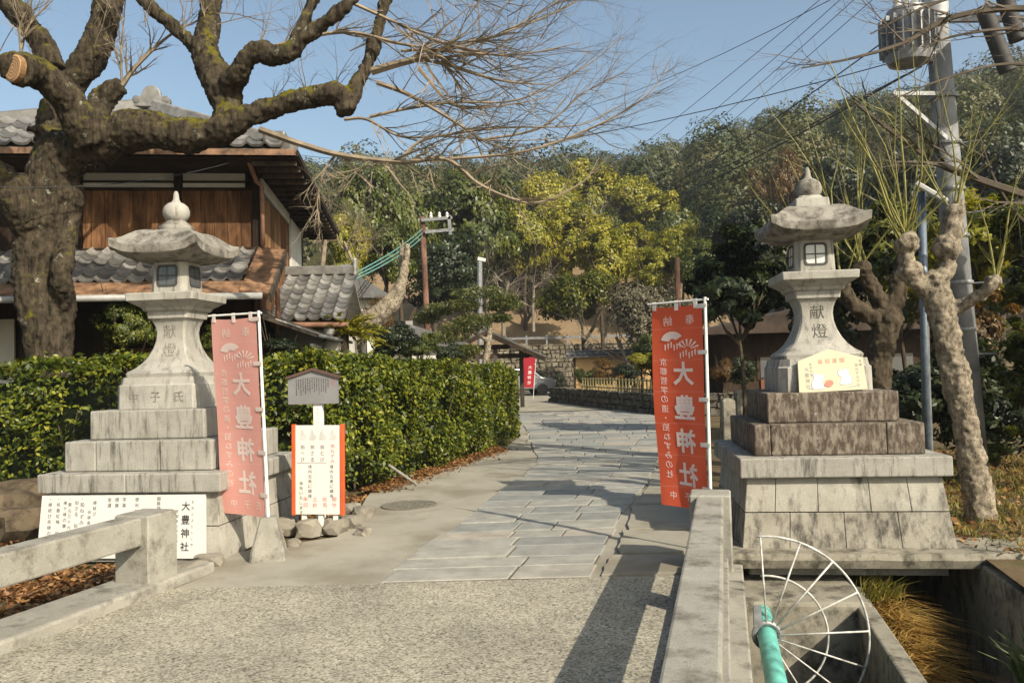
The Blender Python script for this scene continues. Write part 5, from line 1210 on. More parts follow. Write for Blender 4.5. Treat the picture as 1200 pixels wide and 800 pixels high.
def far_house(name, label, px, Y, w, d, hz, rise, wallm, roofm, rz=0.0, overhang=.4):
    p = U(px, 430, Y=Y); t = empty(name, (p.x, Y, 0), rz)
    part('wall', wallm, [((0, 0, hz / 2), (w, d, hz))], t); h = overhang
    mb = MB(); mb.prism([(-w / 2 - h, hz - .1), (w / 2 + h, hz - .1), (w / 2 + h, hz), (0, hz + rise), (-w / 2 - h, hz)], -d / 2 - h, d / 2 + h); mb.build('roof', roofm, t)
    part('ridge', M_TILE, [((0, 0, hz + rise + .03), (.25, d + 2 * h - .05, .16))], t)
    for sx in (-.25, .25):
        wdw = part('window', M_WOODD, [((sx * w, -d / 2 - .01, hz * .55), (w * .2, .04, hz * .3))], t); part('pane', M_PANED, [((sx * w, -d / 2 - .035, hz * .55), (w * .17, .02, hz * .25))], wdw)
    return tag(t, label, 'house', 'small houses beyond the hedge')
TR = plain('far_roof_tile', (0.10, 0.10, 0.10), .6, .25, 3, bstr=.4, bscale=9)
far_house('white_house', 'white walled house with dark roof behind the tiled annex', 404, 26, 1.7, 4, 3.9, .8, M_PLASTER, TR, .25)
far_house('garden_house', 'low white house half hidden behind the pine beyond the hedge', 468, 30, 3.4, 4, 2.5, .7, M_PLASTER, TR, .3)
far_house('dark_house', 'dark brown house with reddish panels behind the red banner', 945, 27, 7.0, 5, 2.5, .9, M_WOODD, plain('bark_roof', (.045, .03, .02), .9, .3, 3), 0.0, .9)
part('reddish_panel', M_RUST, [((-1.4, -2.53, .75), (1.9, .05, .5)), ], bpy.data.objects['dark_house'])

# ------------------------------------------------------------------ gate pavilion
p = U(570, 430, Y=32); GP = empty('roofed_gate', (p.x, 32, 0), .04)
for sx in (-1, 1):
    q = ((0, -1.6, 3.10), (sx * 2.3, -1.6, 1.98), (sx * 2.3, 1.9, 1.98), (0, 1.9, 3.10)); q = q if sx > 0 else q[::-1]
    slab_roof('roof_slope', q, .12, TR, GP)
    MB().bar((0, -1.62, 2.93), (sx * 2.25, -1.62, 1.86), .06, .16).build('barge_board', M_WOODD, GP)
for x in (-1.5, -.35, .35, 1.4): part('post', M_WOODG, [((x, -1.1 if abs(x) < 1 else -.2, 1.15), (.16, .16, 2.3))], GP)
for y in (-1.1, 1.2): part('beam', M_WOODD, [((0, y, 2.05), (3.6, .14, .16))], GP); part('beam', M_WOODD, [((0, y, 2.42), (1.9, .12, .14))], GP); part('king_post', M_WOODD, [((0, y, 2.55), (.14, .12, .7))], GP)
part('ridge', M_TILE, [((0, .15, 3.17), (.25, 3.5, .18))], GP); part('bench', M_WOODD, [((0, .9, .45), (2.6, .5, .5))], GP)
tag(GP, 'small open timber gate with a gabled tile roof beyond the hedge', 'gate')

# far banner, car
bp = U(622, 452, Y=40); top = U(625, 416, Y=40)
banner('nobori_banner', (bp.x + .1, 40, 0.0), Vector((bp.x + .32, 40, 2.15)), (-.95, .2, 0), .6, 1.55, 2.08, M_FLAGF, M_PRINT, 'distant crimson banner standing before the parked car', 5, far=True)
cp = U(612, 458, Y=44.5); CAR = empty('parked_car', (cp.x - .35, 44.5, 0.0), .25)
mb = MB(); prof = [(-2.1, .35), (-2.12, .75), (-1.95, 1.0), (-1.2, 1.08), (-.6, 1.5), (.7, 1.52), (1.25, 1.05), (1.95, .92), (2.1, .7), (2.1, .35)]
mb.prism(prof, -.85, .85); body = mb.build('body', plain('car_silver', (.36, .37, .38), .3, .03, metal=.6), CAR, bevel=.09, seg=3)
for sy in (-1, 1):
    wp = MB(); wp.prism([(-.95, 1.1), (-.52, 1.42), (.62, 1.44), (1.05, 1.1)], sy * .845, sy * .858); wp.build('side_window', M_PANED, CAR)
MB().add([(.78, -.7, 1.48), (.78, .7, 1.48), (1.27, .74, 1.09), (1.27, -.74, 1.09)], [(0, 1, 2, 3)]).build('windscreen', M_PANED, CAR)
for x in (-1.3, 1.3):
    for sy in (-1, 1):
        wh = MB(); wh.lathe([(.20, -.1), (.31, -.1), (.32, -.06), (.32, .06), (.31, .1), (.2, .1)], 22); w_ = wh.build('wheel', M_INK, CAR); w_.location = (x, sy * .80, .32); w_.rotation_euler = (PI / 2, 0, 0)
        MB().lathe([(.19, -.085), (.2, .085)], 16).build('rim', M_GALV, w_)
for sy in (-1, 1): part('headlight', M_WHITE, [((2.06, sy * .6, .76), (.12, .36, .16))], CAR, bevel=.03)
part('grille', M_INK, [((2.1, 0, .62), (.06, .8, .16))], CAR); part('bumper', M_INK, [((2.08, 0, .38), (.14, 1.6, .16))], CAR, bevel=.03)
tag(CAR, 'silver car parked behind the distant crimson banner', 'car')

# stone retaining wall below the leafy slope
M_WJ = plain('wall_joint', (.13, .11, .08), .95, .4, 2)
def stone_wall(name, label, a, b, h, sw, sh, th, mat, seed, cat='wall'):
    a = Vector((*a, 0)); b = Vector((*b, 0)); L = (b - a).length; t = empty(name, a, math.atan2(b.y - a.y, b.x - a.x)); rs = random.Random(seed)
    mb = MB(); z = -.05; row = 0
    while z < h:
        hh = min(sh * rs.uniform(.8, 1.2), h - z + .02); x = -rs.random() * sw
        while x < L:
            w = sw * rs.uniform(.6, 1.4); x0, x1 = max(0, x), min(L, x + w)
            if x1 - x0 > .05:
                pr = rs.uniform(0, .06); j = lambda: rs.uniform(-.2, .2) * sh
                g_ = .02; q = [(x0 + g_ + j(), z + g_ + j()), (x1 - g_ + j(), z + g_ + j()), (x1 - g_ + j(), z + hh - g_ + j()), (x0 + g_ + j(), z + hh - g_ + j())]
                cx, cz = (x0 + x1) / 2, z + hh / 2
                mb.add([(X, .05, Z) for X, Z in q] + [(cx + (X - cx) * .86, -pr - .02, cz + (Z - cz) * .82) for X, Z in q], [(4, 5, 6, 7)] + [(i, (i + 1) % 4, (i + 1) % 4 + 4, i + 4) for i in range(4)])
            x += w
        z += hh
    mb.build('stones', mat, t)['kind'] = 'stuff'
    part('backing', M_WJ, [((L / 2, th / 2 + .04, h / 2), (L, th, h))], t)
    return t, L
M_WSTONE = plain('wall_stone', (.22, .19, .135), .95, .45, 1.2, bstr=.5, bscale=12); M_WSTONED = plain('dark_wall_stone', (.11, .10, .08), .95, .35, 3, bstr=.5, bscale=12)
t, L = stone_wall('retaining_wall', '', (-9, 53.8), (15, 53.8), 3.05, .36, .30, .6, M_WSTONE, 3); tag(t, 'tall mottled stone retaining wall below the leafy slope', 'wall')
mb = MB()
for k in range(12): mb.box((-6 + 1.4 * k, 54.8, 3.35), (.12, .12, .8))
mb.bar((-6, 54.8, 3.55), (9.5, 54.8, 3.55), .06, .16); o = mb.build('roadside_fence', M_GALV); tag(o, 'pale low fence rail on top of the stone retaining wall', 'fence')
t, L = stone_wall('low_stone_wall', '', (1.62, 36.0), (4.50, 24.3), .62, .34, .22, .4, M_WSTONED, 5); tag(t, 'dark low stone wall along the upper path under bamboo fence', 'wall')
t2, L = stone_wall('low_stone_wall', '', (4.52, 24.2), (9.5, 23.9), .62, .34, .22, .4, M_WSTONED, 6); tag(t2, 'dark low stone wall turning away behind the red banner', 'wall')
FN = empty('bamboo_fence', (2.75, 31.9, .6), math.atan2(24.5 - 31.9, 4.72 - 2.75)); L = 7.6
for k in range(26): mb = MB(); mb.tube([(.1 + k * .29, 0, 0), (.1 + k * .29, 0, .50)], .028, 6); mb.build('picket', M_BAMBOO, FN)
for z in (.15, .44): mb = MB(); mb.tube([(0, -.03, z), (L, -.03, z)], .025, 6); mb.build('rail', M_BAMBOO, FN)
tag(FN, 'low bamboo fence on the dark stone wall beside the path', 'fence')
# ochre wall with tile coping
OW = empty('ochre_wall', (3.30, 42.0, 0), -.15)
part('wall', M_OCHRE, [((2.6, 0, 1.05), (5.2, .3, 1.9))], OW); part('plinth', M_WSTONED, [((2.6, 0, .12), (5.25, .34, .28))], OW); part('corner_post', M_WOODD, [((-.03, -.02, 1.1), (.12, .36, 2.1))], OW)
mb = MB(); mb.prism([(-.6, 2.0), (-.6, 2.07), (0, 2.38), (.6, 2.07), (.6, 2.0)], -.45, 5.6)
cp_ = mb.build('coping', TR, OW); cp_.rotation_euler = (0, 0, -PI / 2)
for k in range(20): part('coping_tile', M_TILE, [((-.35 + k * .3, -.32, 2.19), (.12, .68, .07))], OW).rotation_euler = (0, 0, 0)
tag(OW, 'ochre plastered wall with dark tile coping beyond the path', 'wall')
# small stone post pair and step rail behind the red banner
for k, (px, Y) in enumerate(((853, 15.0), (868, 19.0))):
    p = U(px, 490, Y=Y); sgp = MB(); sgp.sq([(0, .13, .02), (.85, .12, .02), (.9, .08, .03)]); o = sgp.build('stone_post', M_CONC); o.location = (p.x, Y, 0); tag(o, ('short mossy stone post just behind the red banner pole', 'smaller stone post near the dark house behind red banner')[k], 'post')

# ------------------------------------------------------------------ poles and wires
UP = empty('utility_pole', (*U(1132, 470, Y=10.2).xy, 0)); a = U(1134, 470, Y=10.2); b = U(1094, -20, Y=10.2); ax = (b - a).normalized(); bt = a - ax * (a.z / ax.z) ; tp_ = b + ax * 1.2
MB().tube([bt, tp_], [.175, .125], 22).build('shaft', M_POLE, UP, world=True, smooth=True)
def onpole(z): return bt + ax * ((z - bt.z) / ax.z)
tc = U(1064, 44, Y=9.9); M_GALV2 = plain('pale_grey_case', (0.38, 0.39, 0.39), .5, .15, 8)
mb = MB(); mb.lathe([(.14, -.34), (.24, -.33), (.27, -.26), (.27, .26), (.24, .34), (.10, .40)], 28, tc); trf = mb.build('transformer', M_GALV, UP, world=True, angle=40)
for q in range(20):
    an = 2 * PI * q / 20; mb = MB(); mb.bar(tc + Vector((math.cos(an) * .26, math.sin(an) * .26, -.22)), tc + Vector((math.cos(an) * .26, math.sin(an) * .26, .24)), .014, .16, up=(math.cos(an), math.sin(an), 0)); mb.build('cooling_fin', M_GALV, UP, world=True)
for dx in (-.12, .0, .12): mb = MB(); mb.lathe([(.05, 0), (.055, .05), (.03, .06), (.05, .10), (.03, .12), (.04, .18), (.01, .2)], 12, tc + Vector((dx, 0, .36))); mb.build('insulator', M_WHITE, UP, world=True)
mb = MB(); mb.bar(tc + Vector((.1, .1, -.2)), onpole(tc.z - .2), .08, .08); mb.bar(tc + Vector((.1, .1, .2)), onpole(tc.z + .2), .08, .08); mb.build('bracket', M_GALV, UP, world=True)
cc = U(1096, 8, Y=9.85); mb = MB(); mb.lathe([(.13, -.22), (.15, -.2), (.15, .35), (.1, .4)], 20, cc); mb.build('switch_cylinder', M_GALV2, UP, world=True, angle=40)
for (x0, y0, x1, y1) in ((1152, 8, 1181, 84), (1176, -8, 1193, 48)): MB().tube([U(x0, y0, Y=9.6), U(x1, y1, Y=9.6)], .095, 14).build('cable_duct', M_INK, UP, world=True, angle=40)
mb = MB(); mb.bar(onpole(5.95), U(1220, 22, Y=9.6), .07, .07); mb.build('cross_arm', M_GALV, UP, world=True)
mb = MB(); mb.bar(U(1046, 108, Y=9.9), U(1112, 165, Y=10.1), .05, .05); mb.bar(U(1048, 110, Y=9.9), U(1100, 110, Y=10.1), .05, .05); mb.build('stay_arm', M_GALV2, UP, world=True)
for z in (1.9, 2.5, 3.1, 3.7, 4.3, 4.9): MB().lathe([(.175, 0), (.178, .02), (.175, .04)], 20, onpole(z)).build('band', M_GALV, UP, world=True)
for q in range(4): mb = MB(); mb.tube([onpole(1.6 + q * .9) + Vector((.14, -.1, 0)), onpole(1.6 + q * .9) + Vector((.30, -.2, 0))], .012, 6); mb.build('climbing_step', M_GALV, UP, world=True)
tag(UP, 'grey concrete utility pole carrying a finned transformer behind pollarded trees', 'utility pole')
SP = empty('lamp_post', (*U(1086, 520, Y=8.9).xy, 0)); a = U(1087, 560, Y=8.9); a.z = -.02
MB().tube([a, U(1080, 225, Y=8.9)], [.05, .042], 14).build('pole', M_BLUEP, SP, world=True, smooth=True); MB().tube([a + Vector((.045, -.03, .2)), U(1085, 330, Y=8.86)], .012, 6).build('conduit', M_GALV, SP, world=True)
mb = MB(); mb.bar(U(1074, 215, Y=8.85), U(1110, 236, Y=8.7), .12, .05); mb.build('lamp_head', M_WHITE, SP, world=True, bevel=.01); tag(SP, 'slim blue grey lamp post with a white strip lamp behind stained lantern', 'lamp post')
MP = empty('telephone_pole', (*U(497, 430, Y=36).xy, 0)); a = U(500, 400, Y=36); b = U(495, 254, Y=36); MB().tube([Vector((a.x + .1, 36, -.05)), b], [.15, .12], 12).build('shaft', M_POLEW, MP, world=True, smooth=True)
for (x0, y0, x1, y1) in ((494, 258, 530, 255), (498, 272, 532, 269), (526, 252, 528, 275)): MB().bar(U(x0, y0, Y=35.8), U(x1, y1, Y=35.8), .1, .14).build('cross_arm', M_GALV, MP, world=True)
for x in (505, 515, 524): MB().lathe([(.05, 0), (.09, .08), (.05, .15), (.08, .2), (.02, .3)], 8, U(x, 256, Y=35.8)).build('insulator', M_WHITE, MP, world=True)
tag(MP, 'brown telephone pole with pale cross arms among the trees', 'utility pole')
LP2 = empty('lamp_post', (*U(562, 430, Y=38).xy, 0)); MB().tube([Vector((LP2.location.x, 38, 0)), U(562, 306, Y=38)], .13, 10).build('pole', M_GALV, LP2, world=True); MB().bar(U(560, 303, Y=38), U(569, 305, Y=38), .2, .15).build('lamp_head', M_WHITE, LP2, world=True); tag(LP2, 'short pale lamp post standing behind the pine tree', 'lamp post')
RP2 = MB(); a = U(794, 345, Y=40); RP2.tube([Vector((a.x, 40, -.05)), U(793, 302, Y=40)], .14, 10); o = RP2.build('wooden_post', M_POLEW); tag(o, 'slender reddish pole among bushes above the red banner', 'pole')
def wire(label, p0, p1, sag, rad, mat=M_WIRE):
    a, b = Vector(p0), Vector(p1); pts = [a.lerp(b, i / 20) - Vector((0, 0, sag * 4 * (i / 20) * (1 - i / 20))) for i in range(21)]
    o = MB().tube(pts, rad, 5, cap=False).build('overhead_wire', mat); o['group'] = 'overhead wires'; tag(o, label, 'wire', 'overhead wires')
wl_ = 'thin parallel overhead wire slanting across the clear sky'
for (x0, y0, x1, y1) in ((975, -12, 560, 275), (998, -12, 590, 290), (1014, -12, 600, 300), (1036, -12, 610, 300)):
    wire(wl_, U(x0, y0, Y=14), U(x1, y1, Y=70), 1.2, .007)
wire('single thin wire crossing the sky above the parallel wires', U(985, -6, Y=14), U(560, 118, Y=60), 1.6, .008)
wire('twisted cable running level across the sky to the telephone pole', U(1060, 88, Y=11), U(495, 262, Y=36), 1.3, .008); wire('level wire over the forest from the utility pole', U(1095, 60, Y=10.3), U(300, 172, Y=30), .9, .008)
wire('thick black cable descending left from the transformer', U(1080, 78, Y=10), U(600, 300, Y=42), .55, .013); wire('thick upper black cable descending left above the forest', U(1062, 30, Y=10), U(640, 275, Y=42), .7, .010)
for q in range(3): wire('green service wire between telephone pole and annex roof', U(495, 268 + q * 5, Y=36), U(395 + q * 3, 330 + q * 2, Y=17.5), .15, .02, M_WIREG)
wire('slack thin wire passing in front of the old tree', U(-20, 218, Y=10), U(330, 170, Y=14), .25, .006)

o = MB().tube([U(456, 545, Y=10.9), U(489, 568, Y=10.6)], .022, 8).build('stake', M_RAIL); tag(o, 'pale wooden stake leaning out of the path hedge', 'stake')

# ------------------------------------------------------------------ trees of the middle distance
def tree_trunk(name, seed, h, r0, n=7, mat=M_BARK2, spread=.45):
    mb = MB(); rs = random.Random(seed); pts = [Vector((0, 0, -.3))]
    for i in range(1, 6): pts.append(Vector((rs.gauss(0, .05) * h * .3, rs.gauss(0, .05) * h * .3, h * i / 5)))
    mb.tube(pts, [r0 * 1.3] + [r0 * (1 - .13 * i) for i in range(1, 6)], 8)
    for k in range(n):
        i = rs.randint(2, 4); a = rs.random() * 6.28; q = pts[i]; e = q + Vector((math.cos(a) * h * spread, math.sin(a) * h * spread, h * rs.uniform(.25, .6))); md = q.lerp(e, .5) + Vector((0, 0, -h * .05)); mb.tube([q, md, e], [r0 * .45, r0 * .3, r0 * .1], 5)
    me = mb.mesh(name, mat, True); return me
CR = {}
for nm, mt_, asp, L in (('yellow', M_LEAF_Y, .55, .25), ('green', M_LEAF_G, .55, .25), ('dark', M_LEAF_D, .5, .25), ('bronze', M_LEAF_B, .4, .24)):
    for v_ in range(2): CR[nm, v_] = crown_mesh('crown', hash((len(CR), 5)) % 1000 + v_, 3.0, 2.6, 165, 80, L, mt_, asp, lobes=8, clump=.2)
TRK = [tree_trunk('trunk', 60 + i, 3.6, .17) for i in range(3)]
rt = random.Random(77)
def place(kind, px, ytop, ybot, Y, wpx, label, name='tree', cat='tree', group='trees between path and hill', ground=None):
    """a tree whose crown spans the given height and width of the photograph at depth Y"""
    top = U(px, ytop, Y=Y); bot = U(px, ybot, Y=Y); hc = top.z - bot.z; w = wpx * Y / FPX
    gz = hill_h(bot.x, Y) - .05 if ground is None else ground
    t = empty(name, (bot.x, Y, gz)); c = addobj('crown', CR[kind, rt.randint(0, 1)], t); c.scale = (w / 6.9, w / 6.9, hc / 5.3); c.location = (0, 0, bot.z - gz); c.rotation_euler = (0, 0, rt.random() * 6.28)
    k = max(.3, (bot.z - gz + hc * .45)) / 3.6; tr = addobj('trunk', rt.choice(TRK), t); tr.scale = (min(k, w / 5), min(k, w / 5), k)
    return tag(t, label, cat, group)
# behind the house and along the foot of the hill
place('green', 425, 188, 345, 46, 120, 'tall rounded evergreen with deep green crown behind the tiled annex')
place('green', 470, 205, 340, 50, 110, 'dense green tree rising behind the telephone pole')
place('green', 545, 196, 345, 54, 150, 'broad dark green tree right of the telephone pole cross arms')
place('yellow', 405, 252, 350, 40, 70, 'small yellow green tree beside the eave of timber house')
place('dark', 510, 270, 372, 44, 130, 'dark evergreen behind the telephone pole foot')
place('dark', 585, 225, 330, 62, 100, 'dark evergreen between two yellow green trees')
place('yellow', 640, 200, 300, 66, 110, 'bright yellow green tree with uneven top below the skyline')
place('yellow', 690, 190, 285, 74, 105, 'tall yellow green tree highest of the bright trees')
place('yellow', 742, 205, 300, 72, 105, 'yellow green tree under the thick black cables')
place('yellow', 668, 240, 330, 60, 110, 'golden leaved tree above the round clipped tree')
place('yellow', 735, 255, 335, 58, 95, 'golden green tree above the grey twiggy shrub')
place('green', 700, 225, 320, 62, 80, 'green tree standing among the golden ones')
place('green', 790, 235, 320, 66, 95, 'olive green tree left of the dark broadleaf tree')
place('yellow', 800, 262, 335, 54, 80, 'pale yellow green tree above the red banner pole')
place('green', 820, 215, 300, 74, 90, 'olive tree standing between forest and lamp post')
place('dark', 865, 228, 330, 52, 110, 'dark green tree behind the stained lantern roof')
place('bronze', 922, 168, 262, 60, 60, 'bronze brown cedar behind the finial of stained lantern')
place('bronze', 890, 195, 270, 64, 45, 'smaller bronze cedar left of the taller one')
place('dark', 980, 180, 300, 46, 130, 'dark evergreen under the long yellow shoots')
place('green', 1010, 225, 320, 34, 110, 'olive evergreen mass behind the yellow shoots')
place('dark', 1075, 170, 310, 40, 140, 'dark evergreen left of the utility pole')
place('dark', 1170, 165, 300, 36, 150, 'large dark evergreen right of the utility pole')
place('green', 765, 385, 440, 30, 55, 'low olive garden tree behind the bamboo fence', name='garden_tree')
place('yellow', 752, 412, 436, 29, 40, 'small golden garden shrub above the bamboo fence', name='garden_shrub', cat='shrub', ground=.5)
place('bronze', 712, 418, 455, 35, 48, 'rust brown garden shrub before the ochre wall', name='garden_shrub', cat='shrub', ground=.5)
place('green', 688, 428, 456, 36.5, 34, 'small green pine shrub before the ochre wall corner', name='garden_shrub', cat='shrub', ground=.4)
place('dark', 735, 425, 458, 33, 50, 'dark shrub crowding the bamboo fence', name='garden_shrub', cat='shrub', ground=.5)
place('dark', 870, 415, 455, 21, 42, 'round dark clipped shrub behind the red banner pole', name='garden_shrub', cat='shrub')
place('bronze', 848, 418, 452, 23, 36, 'reddish clipped shrub left of the dark house', name='garden_shrub', cat='shrub')
place('dark', 633, 432, 455, 50, 18, 'small conical bush against the tall stone wall', name='garden_shrub', cat='shrub')
place('dark', 655, 436, 458, 49, 16, 'tiny dark bush near the ochre wall corner', name='garden_shrub', cat='shrub')
place('yellow', 615, 235, 330, 58, 95, 'golden green tree above the spreading bare cherry')
place('yellow', 770, 225, 305, 70, 95, 'broad golden tree next to the olive tree under cables')
place('yellow', 705, 265, 345, 52, 90, 'low golden tree just above the round clipped tree')
place('yellow', 765, 290, 350, 46, 80, 'golden shrub tree over the grey twiggy tree')
place('green', 830, 275, 350, 44, 80, 'green tree above the pole of the red banner')
place('green', 455, 255, 350, 42, 80, 'mid green tree between annex roof and telephone pole')
place('dark', 545, 300, 375, 45, 90, 'dark trees under the bare cherry branches')
place('green', 770, 330, 400, 46, 80, 'green undergrowth on the slope behind the red banner top')
place('dark', 790, 345, 410, 43, 70, 'low dark bush hidden behind the red banner top', name='garden_shrub', cat='shrub')
place('yellow', 600, 250, 335, 64, 80, 'golden tree left of the other golden trees')
# garden behind the hedge
place('dark', 455, 375, 425, 17.5, 80, 'dark garden shrub right of the leaning trunk', name='garden_shrub', cat='shrub', ground=0)
place('green', 490, 385, 425, 20, 60, 'green garden shrub beneath the telephone pole', name='garden_shrub', cat='shrub', ground=0)
place('bronze', 440, 345, 400, 22, 60, 'brownish garden tree behind the leaning trunk', name='garden_tree', ground=0)
place('dark', 520, 400, 430, 22, 50, 'dark garden shrub under the pine pads', name='garden_shrub', cat='shrub', ground=0)
place('green', 150, 345, 420, 12.4, 90, 'leafy dark shrub behind the lantern stem below the eaves', name='garden_shrub', cat='shrub', ground=0)
place('green', 260, 380, 420, 12.6, 60, 'leafy shrub behind the pink banner', name='garden_shrub', cat='shrub', ground=0)
place('dark', 325, 395, 425, 13.2, 70, 'low dark shrub under the rain hopper', name='garden_shrub', cat='shrub', ground=0)

M_LEAF_RD = leafmat('leaf_clipped', [(0.15, (.02, .034, .006)), (0.5, (.085, .10, .012)), (0.85, (.2, .19, .022))], trans=.25, scale=.4)
# broad leaved dark tree, fine leaves and near
def near_tree(px, ytop, ybot, Y, wpx, nclump, per, L, mat, label, seed, group='leafy trees behind the stained lantern', name='broadleaf_tree', clump=.2, lobes=7, cat='tree'):
    top = U(px, ytop, Y=Y); bot = U(px, ybot, Y=Y); w = wpx * Y / FPX; hc = top.z - bot.z; t = empty(name, (bot.x, Y, -.05))
    me = crown_mesh('crown', seed, w / 2.3, hc / 2.05, nclump, per, L, mat, .42, lobes, clump=clump); c = addobj('crown', me, t); c.location = (0, 0, bot.z)
    tr = addobj('trunk', TRK[seed % 3], t); k = (bot.z + hc * .5) / 3.6; tr.scale = (max(.3, w / 7), max(.3, w / 7), k); return tag(t, label, cat, group)
near_tree(870, 238, 415, 17, 130, 150, 70, .19, M_LEAF_D, 'glossy dark broadleaf tree between red banner and stained lantern', 11)
near_tree(1150, 200, 400, 13.5, 150, 130, 60, .13, M_LEAF_Y, 'loose yellow green tree behind the utility pole', 12)
near_tree(1210, 190, 420, 12.5, 120, 110, 60, .13, M_LEAF_G, 'green tree right of the utility pole at bank edge', 13)
near_tree(1060, 215, 420, 15.5, 150, 130, 60, .15, M_LEAF_G, 'olive tree behind the two pollarded trees', 14)
near_tree(970, 270, 430, 16.5, 110, 110, 60, .15, M_LEAF_D, 'dark tree filling the gap behind the lantern stem', 15)
near_tree(1170, 370, 560, 11.5, 170, 150, 60, .11, M_LEAF_D, 'dark undergrowth shrub behind the pale pollarded trunk', 16, name='shrub', cat='shrub')
near_tree(1080, 400, 540, 12.5, 150, 130, 60, .12, M_LEAF_D, 'dark undergrowth shrub behind the blue grey lamp post', 17, name='shrub', cat='shrub')
near_tree(1000, 420, 520, 14, 120, 110, 60, .12, M_LEAF_D, 'dark low shrub behind the plaque and stained steps', 18, name='shrub', cat='shrub')
near_tree(1235, 330, 560, 9.6, 130, 120, 60, .10, M_LEAF_G, 'sparse olive shrub at the edge of the bank', 19, name='shrub', cat='shrub')
near_tree(1140, 300, 460, 12.2, 120, 90, 50, .10, M_LEAF_B, 'rust tinged shrub between pollarded trunk and undergrowth', 20, name='shrub', cat='shrub')

M_LEAF_TW = leafmat('twiggy_grey', [(0.15, (.035, .03, .018)), (0.5, (.085, .075, .045)), (0.9, (.17, .15, .095))], trans=.1, scale=.5, spec=.2)
near_tree(684, 312, 412, 44, 118, 260, 85, .21, M_LEAF_RD, 'round clipped tree with dense crown above the ochre wall', 31, 'trees between path and hill', 'round_tree', clump=.24, lobes=5)
near_tree(742, 325, 428, 41, 105, 230, 65, .20, M_LEAF_TW, 'grey brown twiggy tree beside the round clipped tree', 33, 'trees between path and hill', 'twiggy_tree', clump=.22, lobes=6)
near_tree(560, 268, 352, 58, 110, 150, 45, .22, M_LEAF_TW, 'brown haze of winter twigs behind the pale lamp post', 34, 'trees between path and hill', 'twiggy_tree', clump=.2, lobes=7)
near_tree(622, 285, 355, 60, 90, 130, 45, .22, M_LEAF_TW, 'brown winter scrub above the open leafy slope', 35, 'trees between path and hill', 'twiggy_tree', clump=.2, lobes=7)
# bare trees
def bare_tree(label, px, ytop, ybase, Y, seed, mat, n=7, gen=3, width=1.0, group='bare winter trees'):
    b = U(px, ybase, Y=Y); top = U(px, ytop, Y=Y); gz = hill_h(b.x, Y) - .05; b.z = gz if b.z - gz < 3 else b.z; H = top.z - b.z; t = empty('bare_tree', (b.x, Y, b.z)); tw = Twigs(seed); r = tw.r
    tw.mb.tube([(0, 0, -.2), (r.gauss(0, .03) * H, 0, H * .25), (r.gauss(0, .05) * H, 0, H * .5)], [H * .022, H * .018, H * .011], 7)
    for k in range(n): a = r.random() * 6.28; tw.grow((0, 0, H * r.uniform(.2, .5)), (math.cos(a) * width, math.sin(a) * width, r.uniform(.5, 1.3)), H * r.uniform(.35, .55), H * .008, gen, (0, 0, .25), 6, .5, .14, .55, 5)
    tw.mb.build('branches', mat, t); return tag(t, label, 'tree', group)
M_TWIGG = plain('twig_grey', (.23, .19, .14), .9, .25, 2)
bare_tree('bare twiggy tree behind the eave of the timber house', 375, 185, 330, 26, 1, M_TWIG); bare_tree('fine bare tree left of the green evergreens', 408, 225, 340, 32, 2, M_TWIG)
bare_tree('spreading bare cherry tree above the pine', 590, 270, 390, 48, 3, M_TWIGG, 8, 3, 1.6); bare_tree('bare brown tree on the leafy slope', 625, 285, 385, 52, 4, M_TWIGG, 8, 3, 1.6); bare_tree('bare cherry branches behind the pale lamp post', 555, 290, 395, 46, 5, M_TWIGG, 8, 3, 1.6)
bare_tree('grey twiggy tree beside the round clipped tree', 735, 325, 425, 41, 6, M_TWIGG, 10, 3, .9); bare_tree('white limbed dead tree among golden trees', 700, 215, 300, 60, 7, plain('pale_dead_wood', (.36, .33, .27), .9, .15), 6, 2, 1.2); bare_tree('pale bare tree on the slope left of the red banner', 780, 265, 345, 55, 8, M_TWIGG, 8, 3, 1.2)
# dark bare tree whose limbs reach in from the right
BT2 = empty('bare_tree', (7.6, 8.2, -.05)); tw = Twigs(91)
def lb(lst, r0, r1, ns, L, Y=8.2): tw.along([U(a, b, Y=Y) for a, b in lst], r0 * Y / FPX, r1 * Y / FPX, 2, ns, L, .55, (-.2, 0, .2))
tw.mb.tube([(7.6, 8.2, -.1), (7.5, 8.2, 2.4), (7.2, 8.2, 4.2), (7.0, 8.2, 6.5)], [.16, .14, .12, .08], 10)
lb([(1440, 290), (1300, 255), (1200, 228), (1110, 196), (1068, 171), (1017, 132), (1000, 118)], 7, 1.5, 10, .7); lb([(1420, 80), (1300, 30), (1200, 10), (1117, 20), (1060, 50), (1000, 68), (940, 80)], 6, .8, 16, .7)
lb([(1400, 120), (1280, 60), (1200, 35), (1130, 40), (1080, 55)], 4, .8, 9, .6); lb([(1400, 150), (1250, 90), (1180, 75), (1100, 95), (1040, 120)], 3, .7, 8, .6); lb([(1420, 420), (1280, 330), (1180, 235), (1140, 135)], 4, .8, 8, .6); lb([(1400, 60), (1250, -10), (1150, -10), (1080, 10), (1020, 40)], 4, .8, 10, .6)
tw.mb.build('branches', M_TWIGD, BT2, world=True); tag(BT2, 'dark bare tree whose thin limbs cross the transformer and utility pole', 'tree', 'bare winter trees')

